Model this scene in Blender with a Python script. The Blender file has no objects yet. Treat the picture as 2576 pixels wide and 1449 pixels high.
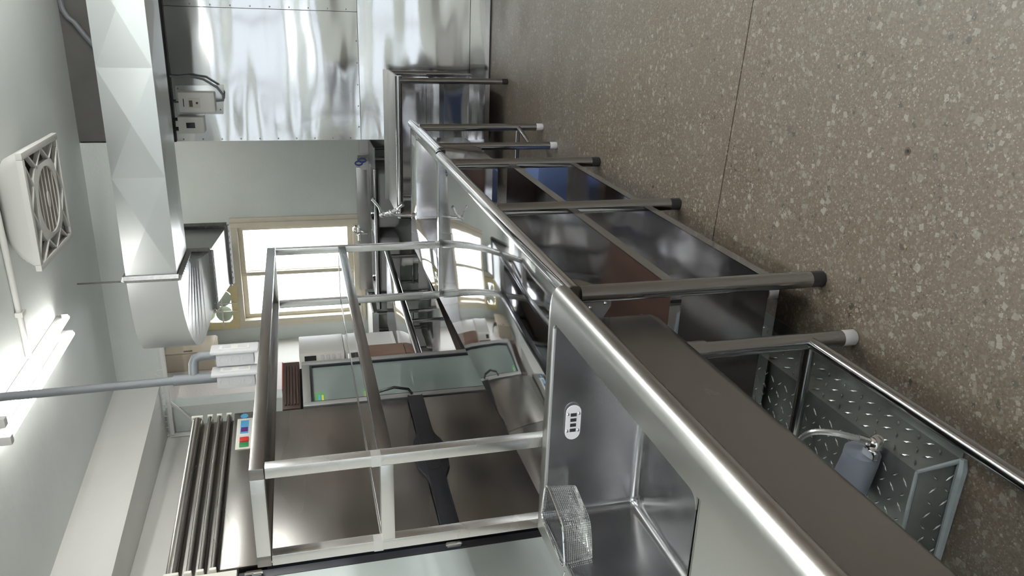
import bpy, bmesh, math, random
from mathutils import Matrix, Vector
random.seed(7)
SC = bpy.context.scene
C = SC.collection

# ------------------------------------------------------------------ camera, world, light, exposure
def rot_cam(yaw, pit, rol):
    B = Matrix(((1, 0, 0), (0, 0, -1), (0, 1, 0)))
    cy, sy = math.cos(yaw), math.sin(yaw)
    Yw = Matrix(((cy, sy, 0), (-sy, cy, 0), (0, 0, 1)))
    cp, sp = math.cos(pit), math.sin(pit)
    Xp = Matrix(((1, 0, 0), (0, cp, -sp), (0, sp, cp)))
    cr, sr = math.cos(rol), math.sin(rol)
    Zr = Matrix(((cr, -sr, 0), (sr, cr, 0), (0, 0, 1)))
    return Zr @ Xp @ B @ Yw
Rm = rot_cam(math.radians(20.664), math.radians(14.89), math.radians(-3.472))
cam = bpy.data.objects.new('camera', bpy.data.cameras.new('camera')); C.objects.link(cam)
right, down, fwd = Rm[0], Rm[1], Rm[2]
# the phone was held upright but the picture is stored on its side: image right = down, image up = right
cam.matrix_world = Matrix(((down[0], right[0], -fwd[0], 0), (down[1], right[1], -fwd[1], 0),
                           (down[2], right[2], -fwd[2], 1.5), (0, 0, 0, 1)))
cam.data.sensor_fit = 'HORIZONTAL'; cam.data.sensor_width = 36.0
cam.data.lens = 36.0 * 1950.0 / 2576.0
cam.data.clip_start = 0.02
SC.camera = cam

W = bpy.data.worlds.new('overcast_sky'); SC.world = W; W.use_nodes = True
bg = W.node_tree.nodes['Background']; bg.inputs[0].default_value = (0.93, 0.97, 1.0, 1); bg.inputs[1].default_value = 5.0

# daylight enters through the rear window and the tinted street side windows; portals only guide the sampling of that sky
def portal(name, loc, rot, sx, sy):
    l = bpy.data.lights.new(name, 'AREA'); l.shape = 'RECTANGLE'; l.size = sx; l.size_y = sy; l.cycles.is_portal = True
    o = bpy.data.objects.new(name, l); C.objects.link(o); o.location = loc; o.rotation_euler = rot; return o
R90 = math.pi / 2
portal('window_portal', (-2.73, 8.26, 1.80), (-R90, 0, 0), 1.3, 1.95)
portal('street_window_portal', (-0.325, -2.62, 1.40), (R90, 0, 0), 4.8, 1.15)
portal('street_fanlight_portal', (-0.325, -2.62, 2.58), (R90, 0, 0), 4.8, 0.68)

SC.cycles.max_bounces = 6; SC.cycles.diffuse_bounces = 2; SC.cycles.glossy_bounces = 4; SC.cycles.transmission_bounces = 4
SC.cycles.use_light_tree = False; SC.cycles.caustics_reflective = True; SC.cycles.caustics_refractive = False; SC.cycles.adaptive_threshold = 0.1; SC.cycles.sample_clamp_indirect = 4.0
SC.view_settings.view_transform = 'Standard'; SC.view_settings.look = 'None'
SC.view_settings.exposure = 0.62; SC.view_settings.gamma = 1.0; SC.view_settings.use_curve_mapping = False

# ------------------------------------------------------------------ materials
MATS = {}
def nodes(m):
    return m.node_tree.nodes, m.node_tree.links
def mat(name, col, rough=0.5, metal=0.0, noise=0.0, nscale=20.0, bump=0.0, bscale=30.0, stretch=None, rnoise=0.0, coat=0.0, spec=None, alpha=None, trans=0.0):
    m = bpy.data.materials.new(name); m.use_nodes = True
    n, l = nodes(m); b = n['Principled BSDF']
    b.inputs['Base Color'].default_value = (*col, 1); b.inputs['Roughness'].default_value = rough; b.inputs['Metallic'].default_value = metal
    if coat: b.inputs['Coat Weight'].default_value = coat
    if spec is not None: b.inputs['Specular IOR Level'].default_value = spec
    if trans: b.inputs['Transmission Weight'].default_value = trans
    tc = n.new('ShaderNodeTexCoord'); mp = n.new('ShaderNodeMapping'); l.new(tc.outputs['Object'], mp.inputs[0])
    if stretch: mp.inputs['Scale'].default_value = stretch
    if noise:
        t = n.new('ShaderNodeTexNoise'); t.inputs['Scale'].default_value = nscale; t.inputs['Detail'].default_value = 5; l.new(mp.outputs[0], t.inputs['Vector'])
        r = n.new('ShaderNodeValToRGB'); r.color_ramp.elements[0].position = 0.3; r.color_ramp.elements[1].position = 0.7
        r.color_ramp.elements[0].color = (*[max(0, c * (1 - noise)) for c in col], 1); r.color_ramp.elements[1].color = (*[min(1, c * (1 + noise)) for c in col], 1)
        l.new(t.outputs['Fac'], r.inputs[0]); l.new(r.outputs[0], b.inputs['Base Color'])
    if rnoise:
        t = n.new('ShaderNodeTexNoise'); t.inputs['Scale'].default_value = nscale * 0.6; t.inputs['Detail'].default_value = 4; l.new(mp.outputs[0], t.inputs['Vector'])
        r = n.new('ShaderNodeMapRange'); r.inputs['From Min'].default_value = 0.2; r.inputs['From Max'].default_value = 0.8; t.inputs['Detail'].default_value = 1.5
        r.inputs['To Min'].default_value = max(0.01, rough - rnoise); r.inputs['To Max'].default_value = rough + rnoise
        l.new(t.outputs['Fac'], r.inputs[0]); l.new(r.outputs[0], b.inputs['Roughness'])
    if bump:
        t = n.new('ShaderNodeTexNoise'); t.inputs['Scale'].default_value = bscale; t.inputs['Detail'].default_value = 1.5; l.new(mp.outputs[0], t.inputs['Vector'])
        bp = n.new('ShaderNodeBump'); bp.inputs['Strength'].default_value = 1.0; bp.inputs['Distance'].default_value = bump
        l.new(t.outputs['Fac'], bp.inputs['Height']); l.new(bp.outputs[0], b.inputs['Normal'])
    MATS[name] = m
    return m
def emit(name, col, strength):
    m = bpy.data.materials.new(name); m.use_nodes = True; n, l = nodes(m)
    b = n['Principled BSDF']; b.inputs['Emission Color'].default_value = (*col, 1); b.inputs['Emission Strength'].default_value = strength
    b.inputs['Base Color'].default_value = (*col, 1); MATS[name] = m; return m

mat('wall_paint', (0.70, 0.745, 0.70), 0.55, noise=0.03, nscale=2.5, bump=0.0015, bscale=60)
mat('ceiling_paint', (0.83, 0.875, 0.84), 0.5, noise=0.03, nscale=2, bump=0.003, bscale=14)
mat('white_paint', (0.80, 0.79, 0.75), 0.5, noise=0.02, nscale=3, bump=0.0015, bscale=50)
mat('pinkish_tone', (0.76, 0.70, 0.67), 0.55, noise=0.02, nscale=3, bump=0.0015, bscale=50)
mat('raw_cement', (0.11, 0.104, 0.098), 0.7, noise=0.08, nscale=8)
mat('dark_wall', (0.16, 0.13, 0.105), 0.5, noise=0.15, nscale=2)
mat('cream_paint', (0.72, 0.66, 0.53), 0.45, noise=0.03, nscale=10)
mat('yellow_plastic', (0.72, 0.62, 0.34), 0.4, noise=0.08, nscale=8)
mat('steel_mirror', (0.78, 0.78, 0.80), 0.045, 1.0, rnoise=0.015, nscale=9, bump=0.0022, bscale=2.4)
mat('steel_shelf', (0.72, 0.71, 0.73), 0.11, 1.0, rnoise=0.03, nscale=7, bump=0.008, bscale=2.6)
mat('steel_wall', (0.74, 0.74, 0.745), 0.10, 1.0, rnoise=0.03, nscale=5, bump=0.05, bscale=1.3, stretch=(0.45, 1, 1.6))
mat('steel_brushed', (0.46, 0.455, 0.44), 0.30, 1.0, rnoise=0.03, nscale=14, bump=0.0003, bscale=20)
mat('steel_basin', (0.48, 0.48, 0.49), 0.18, 1.0, rnoise=0.07, nscale=9, bump=0.0012, bscale=5)
mat('steel_tube', (0.44, 0.445, 0.46), 0.13, 1.0, rnoise=0.04, nscale=20)
mat('steel_dark', (0.29, 0.278, 0.262), 0.26, 1.0, rnoise=0.02, nscale=12, bump=0.0006, bscale=6)
mat('steel_fridge', (0.34, 0.325, 0.305), 0.27, 1.0, rnoise=0.015, nscale=3, bump=0.0006, bscale=2, stretch=(1, 0.5, 2.0))
mat('steel_matte', (0.58, 0.58, 0.59), 0.42, 0.5, rnoise=0.03, nscale=6)
mat('steel_post', (0.76, 0.755, 0.74), 0.26, 1.0, rnoise=0.04, nscale=12, bump=0.0003, bscale=15)
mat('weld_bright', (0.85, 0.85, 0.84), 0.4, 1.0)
mat('chrome', (0.86, 0.87, 0.88), 0.05, 1.0)
mat('galvanised', (0.64, 0.66, 0.655), 0.32, 0.85, noise=0.02, nscale=3, rnoise=0.02, bump=0.0006, bscale=4)
mat('galv_flange', (0.42, 0.42, 0.42), 0.45, 0.9, noise=0.12, nscale=40)
mat('diamond_plate', (0.20, 0.215, 0.21), 0.38, 0.8, noise=0.22, nscale=9, rnoise=0.1)
mat('lug_metal', (0.42, 0.44, 0.43), 0.25, 1.0)
mat('sealant', (0.22, 0.25, 0.26), 0.6, noise=0.08, nscale=30, bump=0.004, bscale=40)
mat('plywood', (0.24, 0.14, 0.10), 0.5, noise=0.15, nscale=6, stretch=(6, 1, 1))
mat('cardboard', (0.17, 0.105, 0.075), 0.7, noise=0.08, nscale=10)
mat('black_plastic', (0.016, 0.016, 0.018), 0.35, bump=0.0008, bscale=60)
mat('black_rubber', (0.012, 0.013, 0.018), 0.42)
mat('brown_plastic', (0.045, 0.026, 0.02), 0.4)
mat('grey_plastic', (0.19, 0.20, 0.215), 0.4)
mat('lightgrey_plastic', (0.66, 0.66, 0.67), 0.35)
mat('white_plastic', (0.80, 0.79, 0.75), 0.35)
mat('ivory_plastic', (0.74, 0.72, 0.64), 0.4)
mat('beige_metal', (0.56, 0.48, 0.38), 0.4)
mat('blue_film', (0.085, 0.125, 0.26), 0.25, noise=0.06, nscale=6)
mat('blue_plastic', (0.05, 0.08, 0.36), 0.35)
mat('pvc_grey', (0.20, 0.225, 0.27), 0.45)
mat('pane_frost', (0.52, 0.57, 0.55), 0.16, noise=0.05, nscale=4)
mat('cooler_glass', (0.20, 0.245, 0.235), 0.06, noise=0.05, nscale=3, coat=0.6)
mat('fan_dark', (0.11, 0.095, 0.08), 0.6)
mat('grille_brown', (0.26, 0.225, 0.19), 0.55)
mat('sticker_green', (0.11, 0.30, 0.10), 0.4); mat('sticker_yellow', (0.62, 0.60, 0.10), 0.4); mat('sticker_blue', (0.08, 0.33, 0.55), 0.35)
mat('red_switch', (0.55, 0.04, 0.03), 0.3); mat('green_switch', (0.03, 0.22, 0.07), 0.3); mat('lcd_purple', (0.10, 0.02, 0.14), 0.2)
mat('red_paint', (0.28, 0.05, 0.04), 0.4)
mat('blade_green', (0.50, 0.58, 0.50), 0.4)
mat('hub_green', (0.04, 0.16, 0.09), 0.4)
mat('foil_grey', (0.45, 0.46, 0.50), 0.35, 0.7)
emit('tube_glow', (1.0, 0.985, 0.95), 13.0); emit('fill_glow', (0.985, 1.0, 0.985), 115.0); emit('recess_fill_glow', (1.0, 0.985, 0.95), 12.0)

# clear window glass
m = bpy.data.materials.new('clear_glass'); m.use_nodes = True; n, l = nodes(m)
for x in list(n):
    if x.type == 'BSDF_PRINCIPLED': n.remove(x)
tr = n.new('ShaderNodeBsdfTransparent'); gl = n.new('ShaderNodeBsdfGlossy'); gl.inputs['Roughness'].default_value = 0.02
mx = n.new('ShaderNodeMixShader'); mx.inputs[0].default_value = 0.06
l.new(tr.outputs[0], mx.inputs[1]); l.new(gl.outputs[0], mx.inputs[2]); l.new(mx.outputs[0], n['Material Output'].inputs[0]); MATS['clear_glass'] = m

m = bpy.data.materials.new('tinted_glass'); m.use_nodes = True; n, l = nodes(m)
for x in list(n):
    if x.type == 'BSDF_PRINCIPLED': n.remove(x)
tr = n.new('ShaderNodeBsdfTransparent'); tr.inputs[0].default_value = (0.39, 0.40, 0.405, 1)  # tint put in so the steel wall mirrors a dimmer sky
l.new(tr.outputs[0], n['Material Output'].inputs[0]); MATS['tinted_glass'] = m

# terrazzo floor: ground cement with stone chips of several sizes
m = bpy.data.materials.new('terrazzo'); m.use_nodes = True; n, l = nodes(m); b = n['Principled BSDF']
tc = n.new('ShaderNodeTexCoord')
def ramp(src, pts):
    r = n.new('ShaderNodeValToRGB')
    while len(r.color_ramp.elements) < len(pts): r.color_ramp.elements.new(0.5)
    for e, (p, c) in zip(r.color_ramp.elements, pts): e.position = p; e.color = (*c, 1)
    l.new(src, r.inputs[0]); return r.outputs[0]
def noise_tex(scale, detail=4):
    t = n.new('ShaderNodeTexNoise'); t.inputs['Scale'].default_value = scale; t.inputs['Detail'].default_value = detail
    l.new(tc.outputs['Object'], t.inputs['Vector']); return t
def mathn(op, a, bb):
    q = n.new('ShaderNodeMath'); q.operation = op
    for i, v in enumerate((a, bb)):
        if isinstance(v, (int, float)): q.inputs[i].default_value = v
        else: l.new(v, q.inputs[i])
    return q.outputs[0]
def mixc(f, a, bb):
    q = n.new('ShaderNodeMix'); q.data_type = 'RGBA'; l.new(f, q.inputs[0]); l.new(a, q.inputs[6]); l.new(bb, q.inputs[7]); return q.outputs[2]
base = ramp(noise_tex(0.9, 4).outputs['Fac'], [(0.3, (0.068, 0.052, 0.035)), (0.7, (0.071, 0.060, 0.047))])
fine = ramp(noise_tex(110, 5).outputs['Fac'], [(0.3, (0.70, 0.70, 0.70)), (0.72, (1.22, 1.2, 1.18))])
q = n.new('ShaderNodeMix'); q.data_type = 'RGBA'; q.blend_type = 'MULTIPLY'; q.inputs[0].default_value = 1; l.new(base, q.inputs[6]); l.new(fine, q.inputs[7]); col = q.outputs[2]
warp = noise_tex(70, 2)
wv = n.new('ShaderNodeVectorMath'); wv.operation = 'MULTIPLY_ADD'; l.new(warp.outputs['Color'], wv.inputs[0]); wv.inputs[1].default_value = (0.012, 0.012, 0.0); l.new(tc.outputs['Object'], wv.inputs[2])
for scale, lo, hi, keep, met in ((42, 0.2, 0.62, 0.85, 'MANHATTAN'), (58, 0.16, 0.5, 0.82, 'CHEBYCHEV'), (100, 0.16, 0.55, 0.77, 'MANHATTAN'), (190, 0.2, 0.5, 0.72, 'EUCLIDEAN')):
    mp2 = n.new('ShaderNodeMapping'); mp2.inputs['Rotation'].default_value = (0, 0, 0.7 * scale); mp2.inputs['Location'].default_value = (scale * 0.13, 0.7, 0); l.new(wv.outputs[0], mp2.inputs[0])
    v = n.new('ShaderNodeTexVoronoi'); v.voronoi_dimensions = '2D'; v.distance = met; v.inputs['Scale'].default_value = scale; l.new(mp2.outputs[0], v.inputs['Vector'])
    sep = n.new('ShaderNodeSeparateColor'); l.new(v.outputs['Color'], sep.inputs[0])
    thr = n.new('ShaderNodeMapRange'); thr.inputs['From Min'].default_value = keep; thr.inputs['From Max'].default_value = 1.0
    thr.inputs['To Min'].default_value = lo; thr.inputs['To Max'].default_value = hi; l.new(sep.outputs[0], thr.inputs[0])
    has = mathn('GREATER_THAN', sep.outputs[0], keep)
    ins = mathn('LESS_THAN', v.outputs['Distance'], thr.outputs[0])
    f = mathn('MULTIPLY', mathn('MULTIPLY', has, ins), 0.8)
    chip = ramp(sep.outputs[1], [(0.0, (0.118, 0.107, 0.086)), (0.4, (0.088, 0.079, 0.063)), (0.7, (0.18, 0.168, 0.147)), (0.88, (0.108, 0.096, 0.079)), (0.93, (0.02, 0.017, 0.015))])
    col = mixc(f, col, chip)
l.new(col, b.inputs['Base Color'])
rr = n.new('ShaderNodeMapRange'); rr.inputs['To Min'].default_value = 0.33; rr.inputs['To Max'].default_value = 0.62; l.new(noise_tex(3, 4).outputs['Fac'], rr.inputs[0]); l.new(rr.outputs[0], b.inputs['Roughness'])
bp = n.new('ShaderNodeBump'); bp.inputs['Distance'].default_value = 0.001; bp.inputs['Strength'].default_value = 0.6; l.new(noise_tex(120, 3).outputs['Fac'], bp.inputs['Height']); l.new(bp.outputs[0], b.inputs['Normal'])
MATS['terrazzo'] = m

# ------------------------------------------------------------------ mesh helpers
def V(*a): return Vector(a)
class MB:
    def __init__(s): s.v = []; s.f = []
    def add(s, vs, fs):
        o = len(s.v); s.v += [tuple(p) for p in vs]; s.f += [tuple(i + o for i in q) for q in fs]; return s
    def box(s, x0, x1, y0, y1, z0, z1):
        x0, x1 = min(x0, x1), max(x0, x1); y0, y1 = min(y0, y1), max(y0, y1); z0, z1 = min(z0, z1), max(z0, z1)
        return s.add([(x0, y0, z0), (x1, y0, z0), (x1, y1, z0), (x0, y1, z0), (x0, y0, z1), (x1, y0, z1), (x1, y1, z1), (x0, y1, z1)],
                     [(0, 3, 2, 1), (4, 5, 6, 7), (0, 1, 5, 4), (1, 2, 6, 5), (2, 3, 7, 6), (3, 0, 4, 7)])
    def hexa(s, b, t):   # bottom 4 and top 4 points, counterclockwise from above
        return s.add(list(b) + list(t), [(0, 3, 2, 1), (4, 5, 6, 7), (0, 1, 5, 4), (1, 2, 6, 5), (2, 3, 7, 6), (3, 0, 4, 7)])
    def bar(s, p0, p1, w, h, up=(0, 0, 1)):
        p0, p1 = Vector(p0), Vector(p1); d = (p1 - p0).normalized(); u = Vector(up)
        if abs(d.dot(u)) > 0.98: u = Vector((0, 1, 0))
        a = d.cross(u).normalized(); c = a.cross(d).normalized()
        q = []
        for p in (p0, p1):
            for (i, j) in ((-1, -1), (1, -1), (1, 1), (-1, 1)): q.append(p + a * (i * w / 2) + c * (j * h / 2))
        return s.add(q, [(0, 1, 2, 3), (7, 6, 5, 4), (0, 4, 5, 1), (1, 5, 6, 2), (2, 6, 7, 3), (3, 7, 4, 0)])
    def tube(s, pts, r, n=14, cap=True, closed=False):
        pts = [Vector(p) for p in pts]; N = len(pts)
        rs = r if isinstance(r, (list, tuple)) else [r] * N
        ds = []
        for i in range(N):
            if closed: d = pts[(i + 1) % N] - pts[i - 1]
            else: d = pts[min(i + 1, N - 1)] - pts[max(i - 1, 0)]
            ds.append(d.normalized())
        u = Vector((0, 0, 1)) if abs(ds[0].z) < 0.9 else Vector((1, 0, 0))
        a = ds[0].cross(u).normalized(); vs = []
        for i in range(N):
            a = (a - ds[i] * a.dot(ds[i]))
            if a.length < 1e-6: a = ds[i].orthogonal()
            a.normalize(); c = ds[i].cross(a)
            k = 1.0
            if 0 < i < N - 1 and not closed:
                cs = max(0.5, ds[i].dot((pts[i + 1] - pts[i]).normalized())); k = 1.0
            for j in range(n):
                t = 2 * math.pi * j / n; vs.append(pts[i] + (a * math.cos(t) + c * math.sin(t)) * rs[i] * k)
        fs = []
        M = N if closed else N - 1
        for i in range(M):
            i2 = (i + 1) % N
            for j in range(n):
                fs.append((i * n + j, i * n + (j + 1) % n, i2 * n + (j + 1) % n, i2 * n + j))
        if cap and not closed:
            fs.append(tuple(range(n - 1, -1, -1))); fs.append(tuple((N - 1) * n + j for j in range(n)))
        return s.add(vs, fs)
    def cyl(s, p0, p1, r, n=16, r1=None):
        return s.tube([p0, p1], [r, r if r1 is None else r1], n)
    def prism(s, pts, axis, a, b):   # polygon in the two other axes (x,y),(x,z) or (y,z)
        def mk(p, t):
            return {'z': (p[0], p[1], t), 'y': (p[0], t, p[1]), 'x': (t, p[0], p[1])}[axis]
        N = len(pts); vs = [mk(p, a) for p in pts] + [mk(p, b) for p in pts]
        fs = [tuple(range(N - 1, -1, -1)), tuple(range(N, 2 * N))] + [(i, (i + 1) % N, N + (i + 1) % N, N + i) for i in range(N)]
        return s.add(vs, fs)
    def loft(s, rings, cap0=True, cap1=True, closed=True):
        n = len(rings[0]); vs = [p for r in rings for p in r]; fs = []
        for i in range(len(rings) - 1):
            for j in range(n if closed else n - 1):
                fs.append((i * n + j, i * n + (j + 1) % n, (i + 1) * n + (j + 1) % n, (i + 1) * n + j))
        if cap0: fs.append(tuple(range(n - 1, -1, -1)))
        if cap1: fs.append(tuple((len(rings) - 1) * n + j for j in range(n)))
        return s.add(vs, fs)
    def sphere(s, c, r, n=12, sc=(1, 1, 1)):
        c = Vector(c); rings = []
        for i in range(1, n // 2 + 1):
            t = math.pi * i / (n // 2 + 1)
            rings.append([c + Vector((math.sin(t) * math.cos(2 * math.pi * j / n) * r * sc[0], math.sin(t) * math.sin(2 * math.pi * j / n) * r * sc[1], math.cos(t) * r * sc[2])) for j in range(n)])
        return s.loft(rings)
    def frame(s, outer, inner, axis, a, b):   # rectangular ring; outer/inner = (u0,u1,v0,v1)
        (u0, u1, v0, v1), (p0, p1, q0, q1) = outer, inner
        for r in ((u0, p0, v0, v1), (p1, u1, v0, v1), (p0, p1, v0, q0), (p0, p1, q1, v1)):
            if r[1] - r[0] < 1e-6 or r[3] - r[2] < 1e-6: continue
            s.prism([(r[0], r[2]), (r[1], r[2]), (r[1], r[3]), (r[0], r[3])], axis, a, b)
        return s

def rrect(x0, x1, y0, y1, r, z, k=5):
    pts = []
    for cx, cy, a0 in ((x1 - r, y0 + r, -90), (x1 - r, y1 - r, 0), (x0 + r, y1 - r, 90), (x0 + r, y0 + r, 180)):
        for i in range(k + 1):
            t = math.radians(a0 + 90 * i / k); pts.append((cx + r * math.cos(t), cy + r * math.sin(t), z))
    return pts
def arc(c, r, a0, a1, n, plane='xz'):
    o = []
    for i in range(n + 1):
        t = math.radians(a0 + (a1 - a0) * i / n); u, w = r * math.cos(t), r * math.sin(t)
        o.append({'xz': (c[0] + u, c[1], c[2] + w), 'yz': (c[0], c[1] + u, c[2] + w), 'xy': (c[0] + u, c[1] + w, c[2])}[plane])
    return o

WM = {}
def obj(name, mb, material, parent=None, bevel=0.0, local=False, smooth=True, angle=35, seg=2):
    me = bpy.data.meshes.new(name); me.from_pydata(mb.v, [], mb.f); me.update()
    bm = bmesh.new(); bm.from_mesh(me)
    bmesh.ops.recalc_face_normals(bm, faces=bm.faces)
    if bevel:
        ed = [e for e in bm.edges if len(e.link_faces) == 2 and e.calc_face_angle(0) > 0.6]
        bmesh.ops.bevel(bm, geom=ed, offset=bevel, segments=seg, affect='EDGES', profile=0.6, clamp_overlap=True)
    if parent is not None and not local and parent in WM:
        bmesh.ops.transform(bm, matrix=WM[parent].inverted(), verts=bm.verts)
    bm.to_mesh(me); bm.free()
    if smooth:
        me.polygons.foreach_set('use_smooth', [True] * len(me.polygons)); me.set_sharp_from_angle(angle=math.radians(angle))
    me.materials.append(MATS[material])
    o = bpy.data.objects.new(name, me); C.objects.link(o)
    if parent is not None:
        o.parent = parent
        if parent in WM: WM[o] = WM[parent]
    return o
def thing(name, label, cat, loc=(0, 0, 0), rz=0.0, group=None):
    o = bpy.data.objects.new(name, None); C.objects.link(o); o.empty_display_size = 0.1
    o.location = loc; o.rotation_euler = (0, 0, rz); o['label'] = label; o['category'] = cat
    if group: o['group'] = group
    WM[o] = Matrix.Translation(loc) @ Matrix.Rotation(rz, 4, 'Z'); return o
def tag(o, label, cat, group=None):
    o['label'] = label; o['category'] = cat
    if group: o['group'] = group
    return o
def struct(name, mb, material, label=None, parent=None, bevel=0.0, **k):
    o = obj(name, mb, material, parent, bevel, **k)
    if parent is None:
        o['kind'] = 'structure'
        if label: o['label'] = label
    return o
def part_copy(o, loc, parent=None):
    c = o.copy(); C.objects.link(c); c.location = Vector(o.location) + Vector(loc)
    if parent is not None: c.parent = parent
    return c

# ------------------------------------------------------------------ the setting
SK = math.radians(-5.34)      # the left-hand row of appliances stands a little askew
YB, YP, XL, ZC = 8.05, 6.22, -3.46, 3.01
fl = struct('floor', MB().box(-3.7, 2.5, -2.7, 8.3, -0.12, -0.006), 'sealant', 'brown grey terrazzo floor with stone chips')
jy = lambda x: 2.46 - 0.075 * x
for a, bq in (((-3.7, 2.5, -2.7), None),):
    g = 0.003
    obj('floor_slab', MB().hexa([(-3.7, -2.7, -0.1), (2.5, -2.7, -0.1), (2.5, jy(2.5) - g, -0.1), (-3.7, jy(-3.7) - g, -0.1)],
                                [(-3.7, -2.7, 0), (2.5, -2.7, 0), (2.5, jy(2.5) - g, 0), (-3.7, jy(-3.7) - g, 0)]), 'terrazzo', fl, smooth=False)
    obj('floor_slab', MB().hexa([(-3.7, jy(-3.7) + g, -0.1), (2.5, jy(2.5) + g, -0.1), (2.5, 8.3, -0.1), (-3.7, 8.3, -0.1)],
                                [(-3.7, jy(-3.7) + g, 0), (2.5, jy(2.5) + g, 0), (2.5, 8.3, 0), (-3.7, 8.3, 0)]), 'terrazzo', fl, smooth=False)
obj('floor_plug', MB().cyl((-0.312, 1.64, 0.0003), (-0.312, 1.64, 0.0012), 0.010, 14), 'brown_plastic', fl)
obj('plug_screw', MB().cyl((-0.312, 1.64, 0.0012), (-0.312, 1.64, 0.003), 0.005, 10), 'black_plastic', fl)
struct('ceiling', MB().box(-3.7, 2.5, -2.7, 8.3, ZC, ZC + 0.12), 'ceiling_paint', 'pale painted ceiling', smooth=False)
struct('wall_left', MB().box(XL - 0.15, XL, -2.7, 8.2, 0, ZC), 'white_paint', 'white painted side wall behind the fridges', smooth=False)
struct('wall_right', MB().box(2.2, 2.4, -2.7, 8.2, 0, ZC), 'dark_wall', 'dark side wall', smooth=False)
# rear wall of the recess with window opening X -3.26..-2.15, z 0.92..2.21 and fan opening above
wb = MB()
wb.box(XL, -3.26, YB, YB + 0.18, 0, ZC); wb.box(-2.15, 2.3, YB, YB + 0.18, 0, ZC); wb.box(-3.26, -2.15, YB, YB + 0.18, 0, 0.92)
wb.box(-3.26, -2.15, YB, YB + 0.18, 2.66, ZC); wb.box(-2.78, -2.15, YB, YB + 0.18, 2.20, 2.66)
struct('wall_back', wb, 'wall_paint', 'grey green painted rear wall around the window', smooth=False)
# wall behind the camera with two bands of windows
wf = MB(); wf.box(-3.6, -2.7, -2.6, -2.4, 0, ZC); wf.box(2.05, 2.4, -2.6, -2.4, 0, ZC); wf.box(-2.7, 2.05, -2.6, -2.4, 2.91, ZC); wf.box(-2.7, 2.05, -2.6, -2.4, 0, 0.85); wf.box(-2.7, 2.05, -2.6, -2.4, 1.95, 2.25)
struct('wall_front', wf, 'wall_paint', 'street side wall with window bands', smooth=False)
for k_, (z0, z1) in enumerate(((0.85, 1.95), (2.25, 2.91))):
    wq = thing('window_%d' % (k_ + 2), 'band of street side panes, tint added to dim the daylight', 'window', (-0.3, -2.5, z0)); wq['kind'] = 'structure'
    for q_ in range(4):
        x0 = -2.7 + 4.75 / 4 * q_
        fq = obj('window_frame', MB().frame((x0, x0 + 1.1875, z0, z1), (x0 + .03, x0 + 1.1575, z0 + .03, z1 - .03), 'y', -2.53, -2.47), 'steel_dark', wq)
        obj('pane', MB().box(x0 + .03, x0 + 1.1575, -2.503, -2.497, z0 + .03, z1 - .03), 'tinted_glass', fq, smooth=False)
# the pier that carries the steel cladding, its beam and the left pier
wp = struct('wall_pier', MB().box(-1.02, 2.3, YP, YB, 0, ZC), 'raw_cement', 'steel clad wall with a bare grey strip at the top', smooth=False)
sheets = [(-1.022, -0.078, 1.012, 2.52), (-0.074, 0.92, 1.012, 2.52), (0.924, 2.2, 1.012, 2.52),
          (-1.022, 0.30, 0.166, 1.008), (0.304, 2.2, 0.166, 1.008), (-1.022, 0.30, 0.012, 0.162), (0.304, 2.2, 0.012, 0.162)]
for i, (x0, x1, z0, z1) in enumerate(sheets):
    t = 0.012 if z0 > 1 else 0.008
    o0, o1 = (0, 0) if z0 > 1 else (0.085 * (1.008 - z0), 0.085 * (1.008 - z1))     # the lower sheets lean out towards the floor
    sh = obj('steel_sheet', MB().hexa([(x0, YP - t - o0, z0), (x1, YP - t - o0, z0), (x1, YP - o0, z0), (x0, YP - o0, z0)], [(x0, YP - t - o1, z1), (x1, YP - t - o1, z1), (x1, YP - o1, z1), (x0, YP - o1, z1)]), 'steel_wall', wp, smooth=False)
    rv = MB()
    if z0 > 1:
        for k in range(11): rv.sphere((x0 + 0.015, YP - t, z0 + 0.08 + k * 0.135), 0.006, 8, (1, 0.5, 1))
        for k in range(int((x1 - x0) / 0.16)): rv.sphere((x0 + 0.1 + k * 0.16, YP - t, z0 + 0.012), 0.006, 8, (1, 0.5, 1))
        o = obj('rivets', rv, 'steel_dark', sh); o['kind'] = 'stuff'
struct('baseboard_pier', MB().box(-1.02, 2.2, YP - 0.094, YP - 0.0005, 0, 0.011), 'black_rubber', 'dark joint along the foot of the steel wall', smooth=False)
struct('trim_1', MB().box(XL + 0.005, -1.03, YP, YP + 0.25, 2.685, ZC), 'wall_paint', 'painted beam across the recess under the ceiling', smooth=False)
struct('trim_2', MB().prism([(-2.946, 6.218), (XL + 0.004, 6.218), (XL + 0.004, 1.22)], 'z', 2.677, ZC), 'white_paint', 'white beam along the side wall above the fridges', smooth=False)
struct('trim_3', MB().box(XL + 0.004, -3.222, YP + 0.002, YP + 0.16, 0, 2.683), 'wall_paint', 'narrow grey green pier under the beam', smooth=False)
struct('trim_4', MB().box(XL + 0.0005, XL + 0.004, YP + 0.17, 7.45, 0, ZC), 'pinkish_tone', 'pinkish stretch of the recess side wall', smooth=False)  # thin pinkish layer over part of the side wall

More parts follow.
